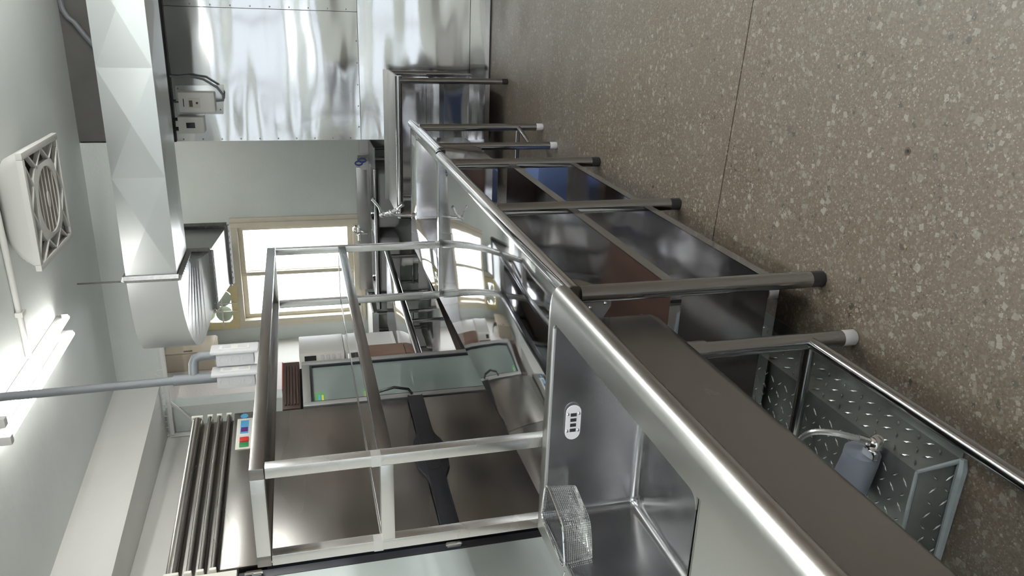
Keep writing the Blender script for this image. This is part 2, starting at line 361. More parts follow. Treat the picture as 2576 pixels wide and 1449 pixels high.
# window
wn = thing('window_1', 'cream framed sliding window, blown out by daylight', 'window', (-2.705, YB, 0.92)); wn['kind'] = 'structure'
obj('window_frame', MB().frame((-3.262, -2.148, 0.915, 2.205), (-3.215, -2.20, 0.985, 2.135), 'y', YB - 0.025, YB + 0.12), 'cream_paint', wn, 0.004)
obj('window_trim', MB().frame((-3.30, -2.10, 0.87, 2.205), (-3.262, -2.148, 0.915, 2.2045), 'y', YB - 0.012, YB + 0.01), 'cream_paint', wn, 0.003)
for x0, x1, dy in ((-2.735, -2.20, 0.02), (-3.215, -2.69, 0.065)):
    sa = obj('sash', MB().frame((x0, x1, 0.985, 2.135), (x0 + 0.04, x1 - 0.04, 1.04, 2.085), 'y', YB + dy, YB + dy + 0.035), 'cream_paint', wn, 0.003)
    obj('pane', MB().box(x0 + 0.04, x1 - 0.04, YB + dy + 0.015, YB + dy + 0.02, 1.04, 2.085), 'clear_glass', sa, smooth=False)
obj('latch', MB().box(-3.12, -3.05, YB - 0.03, YB - 0.02, 0.93, 0.965), 'black_plastic', wn)
obj('fan_surround', MB().frame((-3.30, -2.70, 2.206, 2.70), (-3.262, -2.78, 2.22, 2.66), 'y', YB - 0.02, YB + 0.02), 'cream_paint', wn, 0.003)

# ------------------------------------------------------------------ long mirror-finish work table
def leg(parent, x, y, z1, r=0.025, foot='black_plastic', z0=0.0):
    lg = obj('leg', MB().cyl((x, y, z0 + 0.045), (x, y, z1), r, 20), 'steel_tube', parent)
    obj('foot', MB().tube([(x, y, z0), (x, y, z0 + 0.004), (x, y, z0 + 0.05)], [r * 0.86, r * 0.98, r * 0.98], 20), foot, lg)
    return lg
wt = thing('work_table', 'long mirror-finish steel work table with two undershelves and a rolled tube edge', 'table', (-1.11, 2.9, 0))
obj('table_top', MB().box(-1.505, -0.735, 1.885, 3.918, 0.775, 0.80), 'steel_mirror', wt, 0.003)
ed = obj('edge_tube', MB().cyl((-0.735, 1.868, 0.793), (-0.735, 3.915, 0.793), 0.0255, 24), 'steel_mirror', wt)
obj('end_cap', MB().cyl((-0.735, 1.862, 0.793), (-0.735, 1.869, 0.793), 0.0265, 24), 'steel_dark', ed)
obj('plywood_underlay', MB().box(-1.47, -0.765, 1.93, 3.0, 0.752, 0.7745), 'plywood', wt)
obj('end_rail', MB().box(-1.50, -0.74, 1.885, 1.90, 0.735, 0.775), 'steel_dark', wt)
obj('seam_strip', MB().box(-1.505, -0.76, 3.9185, 3.9235, 0.775, 0.8012), 'steel_tube', wt)
for y in (1.874, 2.815, 3.72):
    for x in (-0.737, -1.48): leg(wt, x, y, 0.775)
for z in (0.489, 0.168):
    sh = obj('undershelf', MB().box(-1.475, -0.742, 1.892, 3.72, z - 0.006, z), 'steel_shelf', wt)
    obj('shelf_edge', MB().box(-0.7415, -0.738, 1.90, 3.70, z - 0.036, z), 'steel_tube', sh)
    obj('shelf_edge', MB().box(-1.478, -1.475, 1.90, 3.70, z - 0.036, z), 'steel_tube', sh)
    obj('shelf_edge', MB().box(-1.475, -0.742, 1.887, 1.8915, z - 0.036, z), 'steel_mirror', sh)
    obj('stiffener', MB().box(-1.12, -1.08, 1.91, 3.70, z - 0.03, z - 0.007), 'steel_dark', sh)
for s_, y in ((1, 1.874), (1, 2.815), (1, 3.72)):
    obj('gusset', MB().prism([(y, 0.765), (y + 0.15, 0.765), (y + 0.13, 0.73), (y + 0.03, 0.665), (y, 0.665)], 'x', -0.746, -0.742), 'steel_dark', wt)
obj('gusset', MB().prism([(-0.737, 0.765), (-0.90, 0.765), (-0.88, 0.745), (-0.775, 0.68), (-0.737, 0.68)], 'y', 1.868, 1.873), 'foil_grey', wt)
for x, z in ((-0.775, 0.745), (-0.765, 0.70)): obj('rivet', MB().sphere((x, 1.867, z), 0.006, 8), 'chrome', wt)

# overshelf standing on the table
os_ = thing('overshelf', 'open two-tier steel shelf rack of square tube standing on the work table', 'shelf', (-1.34, 2.9, 0.80))
T = 0.034
xr, xl, yn, yf, zt = -1.20, -1.485, 1.902, 3.905, 1.675
for x in (xr, xl):
    for y in (yn, yf): obj('post', MB().box(x - T / 2, x + T / 2, y - T / 2, y + T / 2, 0.801, zt - 0.04), 'steel_post', os_, 0.0025)
for z in (zt, 1.328):
    for x in (xr, xl): obj('rail', MB().box(x - T / 2, x + T / 2, yn + (T / 2 if z < 1.5 else -T / 2), yf - (T / 2 if z < 1.5 else -T / 2), z - 0.038, z), 'steel_dark' if z > 1.5 else 'steel_tube', os_, 0.002)
    for y in (yn, yf): obj('cross_rail', MB().box(xl + T / 2, xr - T / 2, y - T / 2, y + T / 2, z - 0.038, z), 'steel_post', os_, 0.002)
    obj('shelf_plate', MB().box(xl + T / 2 + .001, xr - T / 2 - .001, yn + T / 2 + .001, yf - T / 2 - .001, z - 0.006, z - 0.002), 'steel_mirror', os_)
for x in (xr, xl): obj('weld_mark', MB().box(x - T / 2 - 0.001, x + T / 2 + 0.001, yn - T / 2 - 0.001, yn + T / 2 - 0.004, 1.325, 1.352), 'weld_bright', os_)

# ------------------------------------------------------------------ near prep sink
ns = thing('prep_sink', 'large brushed steel sink with deep basin, rounded rim and flat drainboard in the foreground', 'sink', (-1.1, 1.0, 0))
ZR = 0.86
BX0, BX1, BY0, BY1 = -1.425, -0.795, 1.02, 1.835
# rim: profile swept round the right and far sides
prof = [(0.0, 0.0), (0.058, 0.0), (0.074, -0.003), (0.087, -0.011), (0.094, -0.024), (0.0945, -0.036), (0.089, -0.045), (0.080, -0.048)]
def rim_r(y): return [(BX1 + u, y, ZR + w) for u, w in prof]
rings = [rim_r(0.15), rim_r(BY1 - 0.02)]
rm = MB().loft([rim_r(0.15), rim_r(1.70), rim_r(BY1 + 0.02)], False, False, closed=False)
# far corner and far side
fp = [(0.0, 0.0), (0.030, 0.0), (0.040, -0.004), (0.045, -0.014), (0.045, -0.045)]
ny = 8
cor = []
for i in range(ny + 1):
    t = i / ny * math.pi / 2
    ring = []
    for u, w in prof:
        f = 0.045 / 0.0945
        # ellipse corner between the wide right rim and the narrow far rim
        ring.append((BX1 - 0.0 + u * math.cos(t), BY1 + 0.02 + (u * f * 0.55) * math.sin(t), ZR + w))
    cor.append(ring)
rm.loft(cor, False, False, closed=False)
far = [[(x, BY1 + 0.02 + u * 0.045 / 0.0945 * 0.55, ZR + w) for u, w in prof] for x in (BX1, -1.49)]
rm.loft(far, False, False, closed=False)
rm.box(BX0, BX1, BY1 + 0.0, BY1 + 0.02, ZR - 0.004, ZR)
rm.box(-1.49, BX0, 0.15, BY1 + 0.02, ZR - 0.004, ZR)
rm.box(-1.492, -1.488, 0.15, BY1 + 0.04, ZR - 0.05, ZR - 0.002)
obj('rim', rm, 'steel_brushed', ns, angle=50)
# basin interior
def basin(x0, x1, y0, y1, zt, zb, r, fil, slope=0.01):
    rings = [rrect(x0, x1, y0, y1, r, zt), rrect(x0 + 0.002, x1 - 0.002, y0 + 0.002, y1 - 0.002, r, zt - 0.012)]
    rings.append(rrect(x0 + slope, x1 - slope, y0 + slope, y1 - slope, r, zb + fil))
    for i in range(1, 5):
        t = i / 4 * math.pi / 2; d = fil * (1 - math.cos(t)); h = fil * (1 - math.sin(t))
        rings.append(rrect(x0 + slope + d, x1 - slope - d, y0 + slope + d, y1 - slope - d, max(0.006, r - d * 0.5), zb + h))
    return MB().loft(rings, False, True)
obj('basin', basin(BX0, BX1, BY0, BY1, ZR - 0.001, 0.562, 0.028, 0.03), 'steel_basin', ns, angle=40)
# corner infill of the opening
for cx, cy, sx, sy in ((BX0, BY1, 1, -1), (BX1, BY1, -1, -1), (BX0, BY0, 1, 1), (BX1, BY0, -1, 1)):
    r = 0.028; c0 = (cx + sx * r, cy + sy * r)
    pts = [(cx, cy)] + [(c0[0] - sx * r * math.cos(math.radians(a)), c0[1] - sy * r * math.sin(math.radians(a))) for a in range(0, 91, 15)]
    obj('opening_corner', MB().prism(pts, 'z', ZR - 0.004, ZR), 'steel_brushed', ns)
dk = MB().box(BX0 + .001, BX1 - .0005, 0.15, BY0 - 0.004, ZR - 0.010, ZR - 0.005)
dk.box(BX0 + .001, BX1 - .0005, BY0 - 0.006, BY0 - 0.0015, ZR - 0.02, ZR - 0.0045)
obj('drainboard', dk, 'steel_brushed', ns)
# outer body with rounded lower edges
yb = [0.12, 1.78]
body = MB()
def body_ring(y, k):   # cross-section of the tub in X-Z at depth y, k shrinks towards the rounded end
    x1, x0, zb, r = -0.783, -1.44, 0.548, 0.045
    pts = [(x1 - k, ZR - 0.02)]
    for i in range(7):
        t = math.radians(-90 * i / 6); pts.append((x1 - k - r + r * math.cos(t), zb + k * 0.8 + r + r * math.sin(t)))
    for i in range(7):
        t = math.radians(-90 - 90 * i / 6); pts.append((x0 + k + r + r * math.cos(t), zb + k * 0.8 + r + r * math.sin(t)))
    pts.append((x0 + k, ZR - 0.02))
    return [(p[0], y, p[1]) for p in pts]
rg = [body_ring(0.12, 0.0), body_ring(1.80, 0.0)]
for i in range(1, 6):
    t = i / 5 * math.pi / 2; rg.append(body_ring(1.80 + 0.045 * math.sin(t), 0.04 * (1 - math.cos(t))))
body.loft(rg, False, True, closed=False)
obj('tub_body', body, 'steel_dark', ns, angle=40)
obj('side_lip', MB().box(-0.787, -0.776, 0.12, 1.80, 0.815, 0.828), 'steel_dark', ns)
obj('highlight_lip', MB().box(BX0 + .02, BX1 - .02, BY1 - 0.007, BY1 - 0.0005, ZR - 0.009, ZR - 0.0005), 'weld_bright', ns, 0.002)  # pale weld strip put in to draw the highlight on the opening edge
obj('highlight_lip', MB().box(BX0 + .0005, BX0 + 0.006, BY0 + .02, BY1 - .02, ZR - 0.008, ZR - 0.0005), 'steel_tube', ns, 0.002)
# overflow plate with slots and rivets
ov = MB(); oc = (-1.107, BY1 - 0.0105, 0.787)
def stadium(cx, cz, hw, hh, n=10):
    p = []
    for i in range(n + 1):
        t = math.radians(-90 + 180 * i / n); p.append((cx + hw - hh + hh * math.cos(t), cz + hh * math.sin(t)))
    for i in range(n + 1):
        t = math.radians(90 + 180 * i / n); p.append((cx - hw + hh + hh * math.cos(t), cz + hh * math.sin(t)))
    return p
ov.prism(stadium(oc[0], oc[2], 0.055, 0.0225), 'y', oc[1] - 0.003, oc[1])
op = obj('overflow_plate', ov, 'lightgrey_plastic', ns)
op['label'] = 'pale oval overflow plate with slots'
for k in range(4): obj('slot', MB().box(oc[0] - 0.030 + k * 0.0165, oc[0] - 0.0195 + k * 0.0165, oc[1] - 0.0036, oc[1] - 0.0028, oc[2] - 0.009, oc[2] + 0.009), 'black_plastic', op)
for dx in (-0.026, 0.028):
    for dz in (-0.0165, 0.0165): obj('rivet', MB().sphere((oc[0] + dx, oc[1] - 0.003, oc[2] + dz), 0.005, 10, (1, 0.6, 1)), 'chrome', op)
for x, y in ((-0.852, 1.696), (-1.40, 1.696), (-0.852, 0.25), (-1.40, 0.25)): leg(ns, x, y, 0.56, 0.0235, 'lightgrey_plastic')
obj('foot_rail', MB().cyl((-0.852, 1.68, 0.15), (-0.852, 0.26, 0.15), 0.017, 18), 'steel_tube', ns)
obj('foot_rail', MB().cyl((-0.86, 1.69, 0.148), (-1.395, 1.69, 0.148), 0.017, 18), 'steel_tube', ns)
obj('leg_socket', MB().cyl((-0.852, 1.696, 0.475), (-0.852, 1.696, 0.552), 0.028, 20), 'steel_tube', ns)

# wire strainer hanging in the corner of the basin
st = thing('sink_strainer', 'triangular wire mesh strainer basket hooked in the corner of the near basin', 'strainer', (-1.38, 1.72, 0.74))
A_, B_, C_ = V(-1.277, 1.795, 0.868), V(-1.418, 1.828, 0.866), V(-1.432, 1.600, 0.868)
def rounded_loop(P, f=0.18, n=5):
    out = []
    for i in range(len(P)):
        a, b2, c = P[i - 1], P[i], P[(i + 1) % len(P)]
        p0, p1 = b2.lerp(a, f), b2.lerp(c, f)
        for k in range(n + 1):
            t = k / n; out.append((p0.lerp(b2, t)).lerp(b2.lerp(p1, t), t))
    return out
D_ = V(-1.285, 1.610, 0.868)
loop = rounded_loop([A_, B_, C_, D_.lerp(A_.lerp(C_, .5), .35)], 0.22)
obj('rim_wire', MB().tube(loop, 0.0028, 8, closed=True), 'chrome', st)
cen = sum(loop, V(0, 0, 0)) / len(loop)
def resample(lp, n):
    L = [0]
    for i in range(len(lp)): L.append(L[-1] + (lp[(i + 1) % len(lp)] - lp[i]).length)
    out = []
    for k in range(n):
        s = L[-1] * k / n; i = max(j for j in range(len(lp)) if L[j] <= s); f = (s - L[i]) / max(1e-9, L[i + 1] - L[i])
        out.append(lp[i].lerp(lp[(i + 1) % len(lp)], f))
    return out
NL, NR_ = 96, 22
lp = resample(loop, NL); me = MB()
levels = []
for j in range(NR_ + 1):
    t = j / NR_
    if t < 0.7: s = 1 - 0.10 * t; dz = -0.085 * t / 0.7
    else: s = (1 - 0.07) * (1 - (t - 0.7) / 0.3 * 0.92); dz = -0.085 - 0.006 * (t - 0.7) / 0.3
    levels.append([cen + (p - cen) * s + V(0, 0, dz) for p in lp])
wr = 0.0009
for j in range(1, NR_ + 1): me.tube(levels[j], wr, 3, closed=True)
for i in range(0, NL): me.tube([levels[j][i] for j in range(0, NR_ + 1, 1)], wr, 3, cap=False)
o = obj('wire_mesh', me, 'chrome', st, smooth=False); o['kind'] = 'stuff'
obj('hook', MB().tube([C_, C_ + V(-0.02, 0, 0.004), C_ + V(-0.028, 0, -0.004)], 0.0026, 8), 'chrome', st)

# ------------------------------------------------------------------ far sink at the other end of the line
fs = thing('corner_sink', 'mirror steel sink with chrome faucet at the far end of the work table', 'sink', (-1.1, 4.45, 0))
fx0, fx1, fy0, fy1, fz = -1.285, -0.775, 3.99, 4.725, 0.80
dm = MB(); dm.frame((-1.51, -0.715, 3.93, 4.955), (fx0, fx1, fy0, fy1), 'z', fz - 0.02, fz)
obj('deck', dm, 'steel_mirror', fs, 0.002)
obj('edge_tube', MB().tube([(-0.715, 3.928, 0.79), (-0.715, 4.95, 0.79)], 0.0255, 22), 'steel_mirror', fs)
bs = basin(fx0, fx1, fy0, fy1, fz, 0.50, 0.012, 0.03, 0.004)
obj('basin', bs, 'steel_shelf', fs, angle=40)
ob = MB().loft([rrect(fx0 - .008, fx1 + .01, fy0 - .01, fy1 + .01, 0.04, fz - 0.022), rrect(fx0 - .008, fx1 + .01, fy0 - .01, fy1 + .01, 0.04, 0.50), rrect(fx0 + .02, fx1 - .02, fy0 + .03, fy1 - .03, 0.05, 0.46)], False, True)
obj('tub_body', ob, 'steel_shelf', fs, angle=40)
for x, y in ((-0.706, 4.707), (-0.772, 4.416), (-1.48, 4.70), (-1.48, 4.05)): leg(fs, x, y, 0.78, 0.0225, 'lightgrey_plastic')
obj('foot_rail', MB().cyl((-0.706, 4.707, 0.16), (-0.772, 4.416, 0.16), 0.013, 14), 'steel_tube', fs)
obj('foot_rail', MB().cyl((-0.706, 4.707, 0.16), (-1.48, 4.707, 0.16), 0.013, 14), 'steel_tube', fs)
fa = obj('faucet', MB().cyl((-1.29, 4.85, 0.80), (-1.276, 4.85, 0.99), 0.011, 14).sphere((-1.273, 4.85, 1.0), 0.022, 12)
         .tube([(-1.273, 4.85, 0.985), (-1.265, 4.84, 0.955), (-1.25, 4.83, 0.925), (-1.235, 4.82, 0.90)], 0.014, 12)
         .sphere((-1.262, 4.84, 0.945), 0.021, 12).sphere((-1.238, 4.82, 0.905), 0.018, 12), 'chrome', fs)
obj('spout', MB().tube([(-1.273, 4.85, 1.0), (-1.25, 4.83, 1.012), (-1.21, 4.80, 1.025), (-1.175, 4.77, 1.05), (-1.15, 4.75, 1.07), (-1.143, 4.745, 1.06)], 0.008, 12), 'chrome', fa)
obj('lever', MB().tube([(-1.238, 4.82, 0.905), (-1.215, 4.80, 0.895), (-1.195, 4.79, 0.875)], [0.012, 0.012, 0.016], 12), 'chrome', fa)
obj('collar', MB().cyl((-1.291, 4.85, 0.80), (-1.291, 4.85, 0.812), 0.02, 16), 'steel_dark', fa)

# blue box under the far sink
bbx = tag(obj('storage_box', MB().box(-1.15, -0.84, 4.12, 4.40, 0.001, 0.20), 'blue_film', None, 0.006), 'blue box on the floor under the far sink', 'box')

# ------------------------------------------------------------------ small steel table against the clad wall
rt = thing('side_table', 'small steel table with lower shelves against the steel clad wall', 'table', (-1.0, 5.9, 0))
obj('table_top', MB().box(-1.50, -0.485, 5.60, 6.195, 0.785, 0.803), 'steel_brushed', rt, 0.002)
obj('edge_tube', MB().cyl((-1.50, 5.595, 0.79), (-0.48, 5.595, 0.79), 0.024, 20), 'steel_tube', rt)
obj('back_lip', MB().box(-1.50, -0.485, 6.185, 6.20, 0.80, 0.832), 'steel_brushed', rt)
for x in (-0.512, -1.47):
    for y in (5.59, 6.16): leg(rt, x, y, 0.785, 0.0215)
for z in (0.50, 0.165):
    sh = obj('undershelf', MB().box(-1.45, -0.53, 5.60, 6.16, z - 0.006, z), 'steel_shelf', rt)
    obj('shelf_edge', MB().box(-1.45, -0.53, 5.594, 5.599, z - 0.034, z), 'steel_tube', sh)
obj('back_panel', MB().box(-1.45, -0.53, 6.168, 6.174, 0.17, 0.775), 'steel_shelf', rt)

# ------------------------------------------------------------------ double bowl sink along the rear wall
ds = thing('double_sink', 'double bowl steel sink with high backsplash under the window', 'sink', (-2.2, 7.7, 0))
dm = MB(); dx = (-2.88, -1.30)
b1, b2 = (-2.10, -1.53), (-2.78, -2.21)
for x0, x1 in ((dx[0], b2[0]), (b2[1], b1[0]), (b1[1], dx[1])): dm.box(x0, x1, 7.42, 8.02, 0.79, 0.80)
for x0, x1 in (b1, b2): dm.box(x0, x1, 7.42, 7.46, 0.79, 0.80); dm.box(x0, x1, 7.92, 8.02, 0.79, 0.80)
obj('deck', dm, 'steel_brushed', ds)
obj('backsplash', MB().box(-2.93, -1.60, 8.0, 8.03, 0.80, 0.93), 'steel_brushed', ds, 0.003)
obj('side_splash', MB().box(-1.62, -1.06, 7.98, 8.03, 0.80, 0.89), 'lightgrey_plastic', ds, 0.003)
obj('edge_tube', MB().cyl((-2.93, 7.41, 0.79), (-1.50, 7.41, 0.79), 0.024, 18), 'steel_tube', ds)
for x0, x1 in (b1, b2):
    bl = obj('bowl', basin(x0, x1, 7.46, 7.92, 0.80, 0.56, 0.05, 0.05, 0.006), 'steel_basin', ds, angle=40)
    ob = MB().loft([rrect(x0 - .004, x1 + .004, 7.456, 7.924, 0.05, 0.79), rrect(x0 - .004, x1 + .004, 7.456, 7.924, 0.05, 0.60), rrect(x0 + .01, x1 - .01, 7.47, 7.91, 0.06, 0.565), rrect(x0 + .05, x1 - .05, 7.51, 7.87, 0.06, 0.55)], False, True)
    obj('bowl_shell', ob, 'steel_matte', bl, angle=40)
    cx = (x0 + x1) / 2
    dr = obj('drain', MB().cyl((cx, 7.6, 0.55), (cx, 7.6, 0.50), 0.06, 16).cyl((cx, 7.6, 0.505), (cx, 7.6, 0.42), 0.05, 16).cyl((cx, 7.6, 0.42), (cx, 7.6, 0.36), 0.035, 16), 'white_plastic', bl)
    obj('drain_pipe', MB().tube([(cx, 7.6, 0.36), (cx, 7.62, 0.30), (cx - .1, 7.75, 0.27), (cx - .3, 7.8, 0.25)], 0.02, 10), 'pvc_grey', dr)
for x, y in ((-2.86, 7.43), (-2.155, 7.98), (-2.86, 7.98), (-1.40, 7.43), (-1.40, 7.98)): leg(ds, x, y, 0.79, 0.018)
for z in (0.30, 0.16): obj('foot_rail', MB().cyl((-2.88, 7.44, z), (-1.36, 7.44, z), 0.014, 12), 'steel_tube', ds)
for z in (0.36, 0.30): obj('foot_rail', MB().cyl((-2.88, 7.97, z), (-1.36, 7.97, z), 0.012, 12), 'steel_tube', ds)
fa = obj('faucet', MB().cyl((-2.30, 7.99, 0.84), (-2.28, 7.93, 0.93), 0.012, 12).sphere((-2.29, 7.95, 0.93), 0.022, 10).cyl((-2.22, 7.95, 0.925), (-2.36, 7.95, 0.925), 0.014, 12), 'chrome', ds)
obj('spout', MB().tube([(-2.29, 7.95, 0.935), (-2.24, 7.90, 0.985), (-2.19, 7.84, 0.99), (-2.165, 7.81, 0.965)], 0.010, 10), 'chrome', fa)
# scissors left on the sink
sc = thing('scissors', 'blue-handled scissors hanging at the end of the double sink backsplash', 'scissors', (-1.56, 7.94, 0.80))
for k in (0, 1):
    obj('handle', MB().tube([V(-1.545 + 0.03 * k, 7.94, 0.905 - 0.035 * k) + V(0.02 * math.cos(t), 0, 0.036 * math.sin(t)) for t in [i * math.pi / 6 for i in range(12)]], 0.008, 8, closed=True), 'blue_plastic', sc)
obj('blade', MB().box(-1.52, -1.49, 7.935, 7.945, 0.8025, 0.92), 'steel_dark', sc)
obj('blade', MB().box(-1.487, -1.465, 7.935, 7.945, 0.8025, 0.915), 'steel_dark', sc)

# counter beside it
ct = thing('rear_counter', 'pale topped counter in the rear corner left of the double sink', 'counter', (-3.15, 7.7, 0))
obj('counter_top', MB().box(-3.44, -2.96, 7.38, 8.03, 0.845, 0.862), 'white_plastic', ct, 0.002)
obj('front_band', MB().box(-3.44, -2.96, 7.365, 7.379, 0.80, 0.862), 'steel_tube', ct)
for x in (-3.41, -2.985):
    for y in (7.42, 8.0): leg(ct, x, y, 0.845, 0.018)
obj('shelf_rail', MB().cyl((-3.41, 7.42, 0.45), (-2.985, 7.42, 0.45), 0.013, 12), 'steel_tube', ct)
obj('shelf_rail', MB().cyl((-3.41, 7.42, 0.20), (-2.985, 7.42, 0.20), 0.013, 12), 'steel_tube', ct)

# left work table, parallel with the fridges
lt = thing('prep_table', 'polished steel prep table with undershelf beside the glass cooler', 'table', (-2.225, 4.70, 0), SK)
obj('table_top', MB().box(-0.70, -0.012, 0.0, 1.83, 0.782, 0.80), 'steel_mirror', lt, 0.002, local=True)
obj('edge_tube', MB().cyl((0, 0, 0.79), (0, 1.84, 0.79), 0.024, 20), 'steel_tube', lt, local=True)
for z in (0.52, 0.20):
    sh = obj('undershelf', MB().box(-0.68, -0.03, 0.03, 1.80, z - 0.006, z), 'steel_mirror', lt, local=True)
    obj('shelf_edge', MB().box(-0.029, -0.024, 0.03, 1.80, z - 0.036, z), 'steel_dark', sh, local=True)
for x in (-0.022, -0.67):
    for y in (0.03, 1.78):
        lg = obj('leg', MB().cyl((x, y, 0.045), (x, y, 0.782), 0.02, 16), 'steel_tube', lt, local=True)
        obj('foot', MB().cyl((x, y, 0.0), (x, y, 0.05), 0.019, 16), 'black_plastic', lg, local=True)

# ------------------------------------------------------------------ four-door steel fridge
fr = thing('steel_fridge', 'tall four-door brushed steel fridge with black handles and slatted top grille', 'fridge', (-2.195, 2.77, 0), SK)
Wd = 1.13
obj('cabinet', MB().box(-0.80, -0.045, 0.0, Wd, 0.12, 2.115), 'steel_fridge', fr, 0.004, local=True)
for y0, y1 in ((0.012, 0.588), (0.592, Wd - 0.012)):
    for z0, z1 in ((0.20, 0.895), (0.985, 1.70)):
        obj('door', MB().box(-0.043, 0.0, y0, y1, z0, z1), 'steel_fridge', fr, 0.004, local=True)
def handle_poly():
    hz, top, bot = 0.94, [], []
    for i in range(33):
        y = 0.0 + Wd * i / 32; d = abs(y - 0.59)
        bulge = 0.038 / (1 + math.exp((d - 0.135) * 55)) + 0.042
        top.append((y, hz + bulge)); bot.append((y, hz - bulge))
    return top + bot[::-1]
hp = obj('handle_band', MB().prism(handle_poly(), 'x', -0.043, 0.012), 'black_rubber', fr, local=True)
for y in (0.515, 0.665):
    obj('grip_recess', MB().prism([(y + 0.052 * math.cos(t), 0.94 + 0.038 * math.sin(t)) for t in [i * math.pi / 10 for i in range(20)]], 'x', 0.012, 0.0135), 'black_plastic', hp, local=True)
gr_ = MB().box(0.012, 0.017, 0.0, Wd, 0.975, 0.981).box(0.012, 0.017, 0, Wd, 0.899, 0.903)
obj('handle_lip', gr_, 'black_plastic', hp, local=True)
obj('gasket', MB().box(-0.044, -0.004, 0.0, 0.011, 0.16, 1.72), 'black_rubber', fr, local=True)
obj('gasket', MB().box(-0.044, -0.012, Wd - 0.011, Wd, 0.16, 1.70), 'black_rubber', fr, local=True)
obj('top_panel', MB().box(-0.043, 0.006, 0.0, Wd, 1.72, 1.905), 'steel_fridge', fr, 0.006, local=True)
def slat(z, r, cap='galvanised'):
    s_ = obj('grille_slat', MB().prism([(-0.043, z - r), (-0.012, z - r * 1.0), (0.004, z - r * 0.75), (0.010, z - r * 0.25), (0.010, z + r * 0.3), (0.004, z + r * 0.8), (-0.012, z + r), (-0.043, z + r)], 'y', 0.012, Wd - 0.012), 'steel_fridge', fr, local=True, angle=60)
    for y0, y1 in ((0.0, 0.014), (Wd - 0.014, Wd)):
        obj('slat_cap', MB().box(-0.043, 0.013, y0, y1, z - r * 1.1, z + r * 1.1), 'ivory_plastic', s_, 0.003, local=True)
for z in (1.930, 1.978, 2.024): slat(z, 0.0125)
slat(2.088, 0.026)
obj('grille_back', MB().box(-0.047, -0.040, 0.0, Wd, 1.90, 2.10), 'steel_dark', fr, local=True)
cp = obj('control_panel', MB().box(0.006, 0.010, 0.80, 1.065, 1.798, 1.885), 'ivory_plastic', fr, 0.003, local=True)
obj('display_frame', MB().box(0.010, 0.013, 0.905, 1.05, 1.818, 1.872), 'lightgrey_plastic', cp, 0.002, local=True)
obj('display', MB().box(0.013, 0.0142, 0.925, 1.04, 1.826, 1.866), 'sticker_blue', cp, local=True)
obj('readout', MB().box(0.0142, 0.0148, 0.94, 0.978, 1.829, 1.863), 'lcd_purple', cp, local=True)
obj('switch', MB().box(0.010, 0.020, 0.853, 0.888, 1.822, 1.866), 'red_switch', cp, 0.003, local=True)['label'] = 'red rocker switch'
obj('switch', MB().box(0.010, 0.018, 0.812, 0.846, 1.822, 1.866), 'green_switch', cp, 0.003, local=True)['label'] = 'green rocker switch'
obj('badge', MB().prism([(1.092 + 0.021 * math.cos(i * math.pi / 10), 1.852 + 0.019 * math.sin(i * math.pi / 10)) for i in range(20)], 'x', 0.006, 0.008), 'sticker_blue', fr, local=True)
for y in (0.06, Wd - 0.06):
    for x in (-0.74, -0.1): obj('foot', MB().cyl((x, y, 0), (x, y, 0.125), 0.025, 12), 'black_plastic', fr, local=True)

# neighbour: pale door with black gasket at the picture's edge
nf = thing('pale_freezer', 'upright freezer with pale glossy door and black gasket at the photo edge', 'freezer', (-2.195, 2.76, 0), SK)
obj('cabinet', MB().box(-0.80, -0.06, -0.72, -0.004, 0.10, 1.80), 'black_plastic', nf, 0.004, local=True)
dd = obj('door', MB().box(-0.055, -0.004, -0.72, -0.055, 0.16, 1.78), 'pane_frost', nf, 0.008, local=True)
obj('gasket', MB().box(-0.055, -0.008, -0.052, -0.010, 0.14, 1.80), 'black_rubber', nf, 0.004, local=True)
obj('gasket', MB().box(-0.055, -0.008, -0.72, -0.010, 1.785, 1.83), 'black_rubber', nf, 0.004, local=True)
for z in (0.946, 1.77): obj('hinge', MB().box(-0.02, 0.006, -0.045, -0.02, z - 0.03, z + 0.03).cyl((0.004, -0.033, z - 0.035), (0.004, -0.033, z + 0.035), 0.008, 10), 'chrome', nf, local=True)
obj('top_cap', MB().box(-0.80, 0.01, -0.72, -0.006, 1.835, 2.06), 'ivory_plastic', nf, 0.004, local=True)
for y in (-0.66, -0.06):
    for x in (-0.74, -0.12): obj('foot', MB().cyl((x, y, 0), (x, y, 0.11), 0.025, 12), 'black_plastic', nf, local=True)

# glass-door cooler beyond the steel fridge
gc = thing('glass_cooler', 'upright glass-door drink cooler with black slatted top beside the steel fridge', 'cooler', (-2.095, 3.905, 0), SK)
Wc = 0.50
obj('cabinet', MB().box(-0.55, -0.05, 0.0, Wc, 0.08, 1.655), 'black_plastic', gc, 0.006, local=True)
tg = obj('top_grille', MB().box(-0.05, 0.0, 0.0, Wc, 1.562, 1.66), 'brown_plastic', gc, 0.006, local=True)
for k in range(5): obj('slat', MB().box(0.0, 0.010, 0.03, Wc - 0.06, 1.572 + k * 0.0165, 1.580 + k * 0.0165), 'brown_plastic', tg, 0.002, local=True)
obj('red_strip', MB().box(-0.05, 0.002, 0.2, Wc, 1.656, 1.662), 'red_paint', tg, local=True)
dr = obj('door_frame', MB().frame((0.01, Wc - 0.01, 0.22, 1.55), (0.05, Wc - 0.045, 0.27, 1.505), 'x', -0.045, 0.0), 'galvanised', gc, 0.004, local=True)
obj('door_gasket', MB().frame((0.05, Wc - 0.045, 0.27, 1.505), (0.062, Wc - 0.057, 0.285, 1.492), 'x', -0.04, -0.006), 'black_rubber', dr, local=True)
obj('door_glass', MB().box(-0.03, -0.02, 0.06, Wc - 0.055, 0.28, 1.495), 'cooler_glass', dr, local=True, smooth=False)
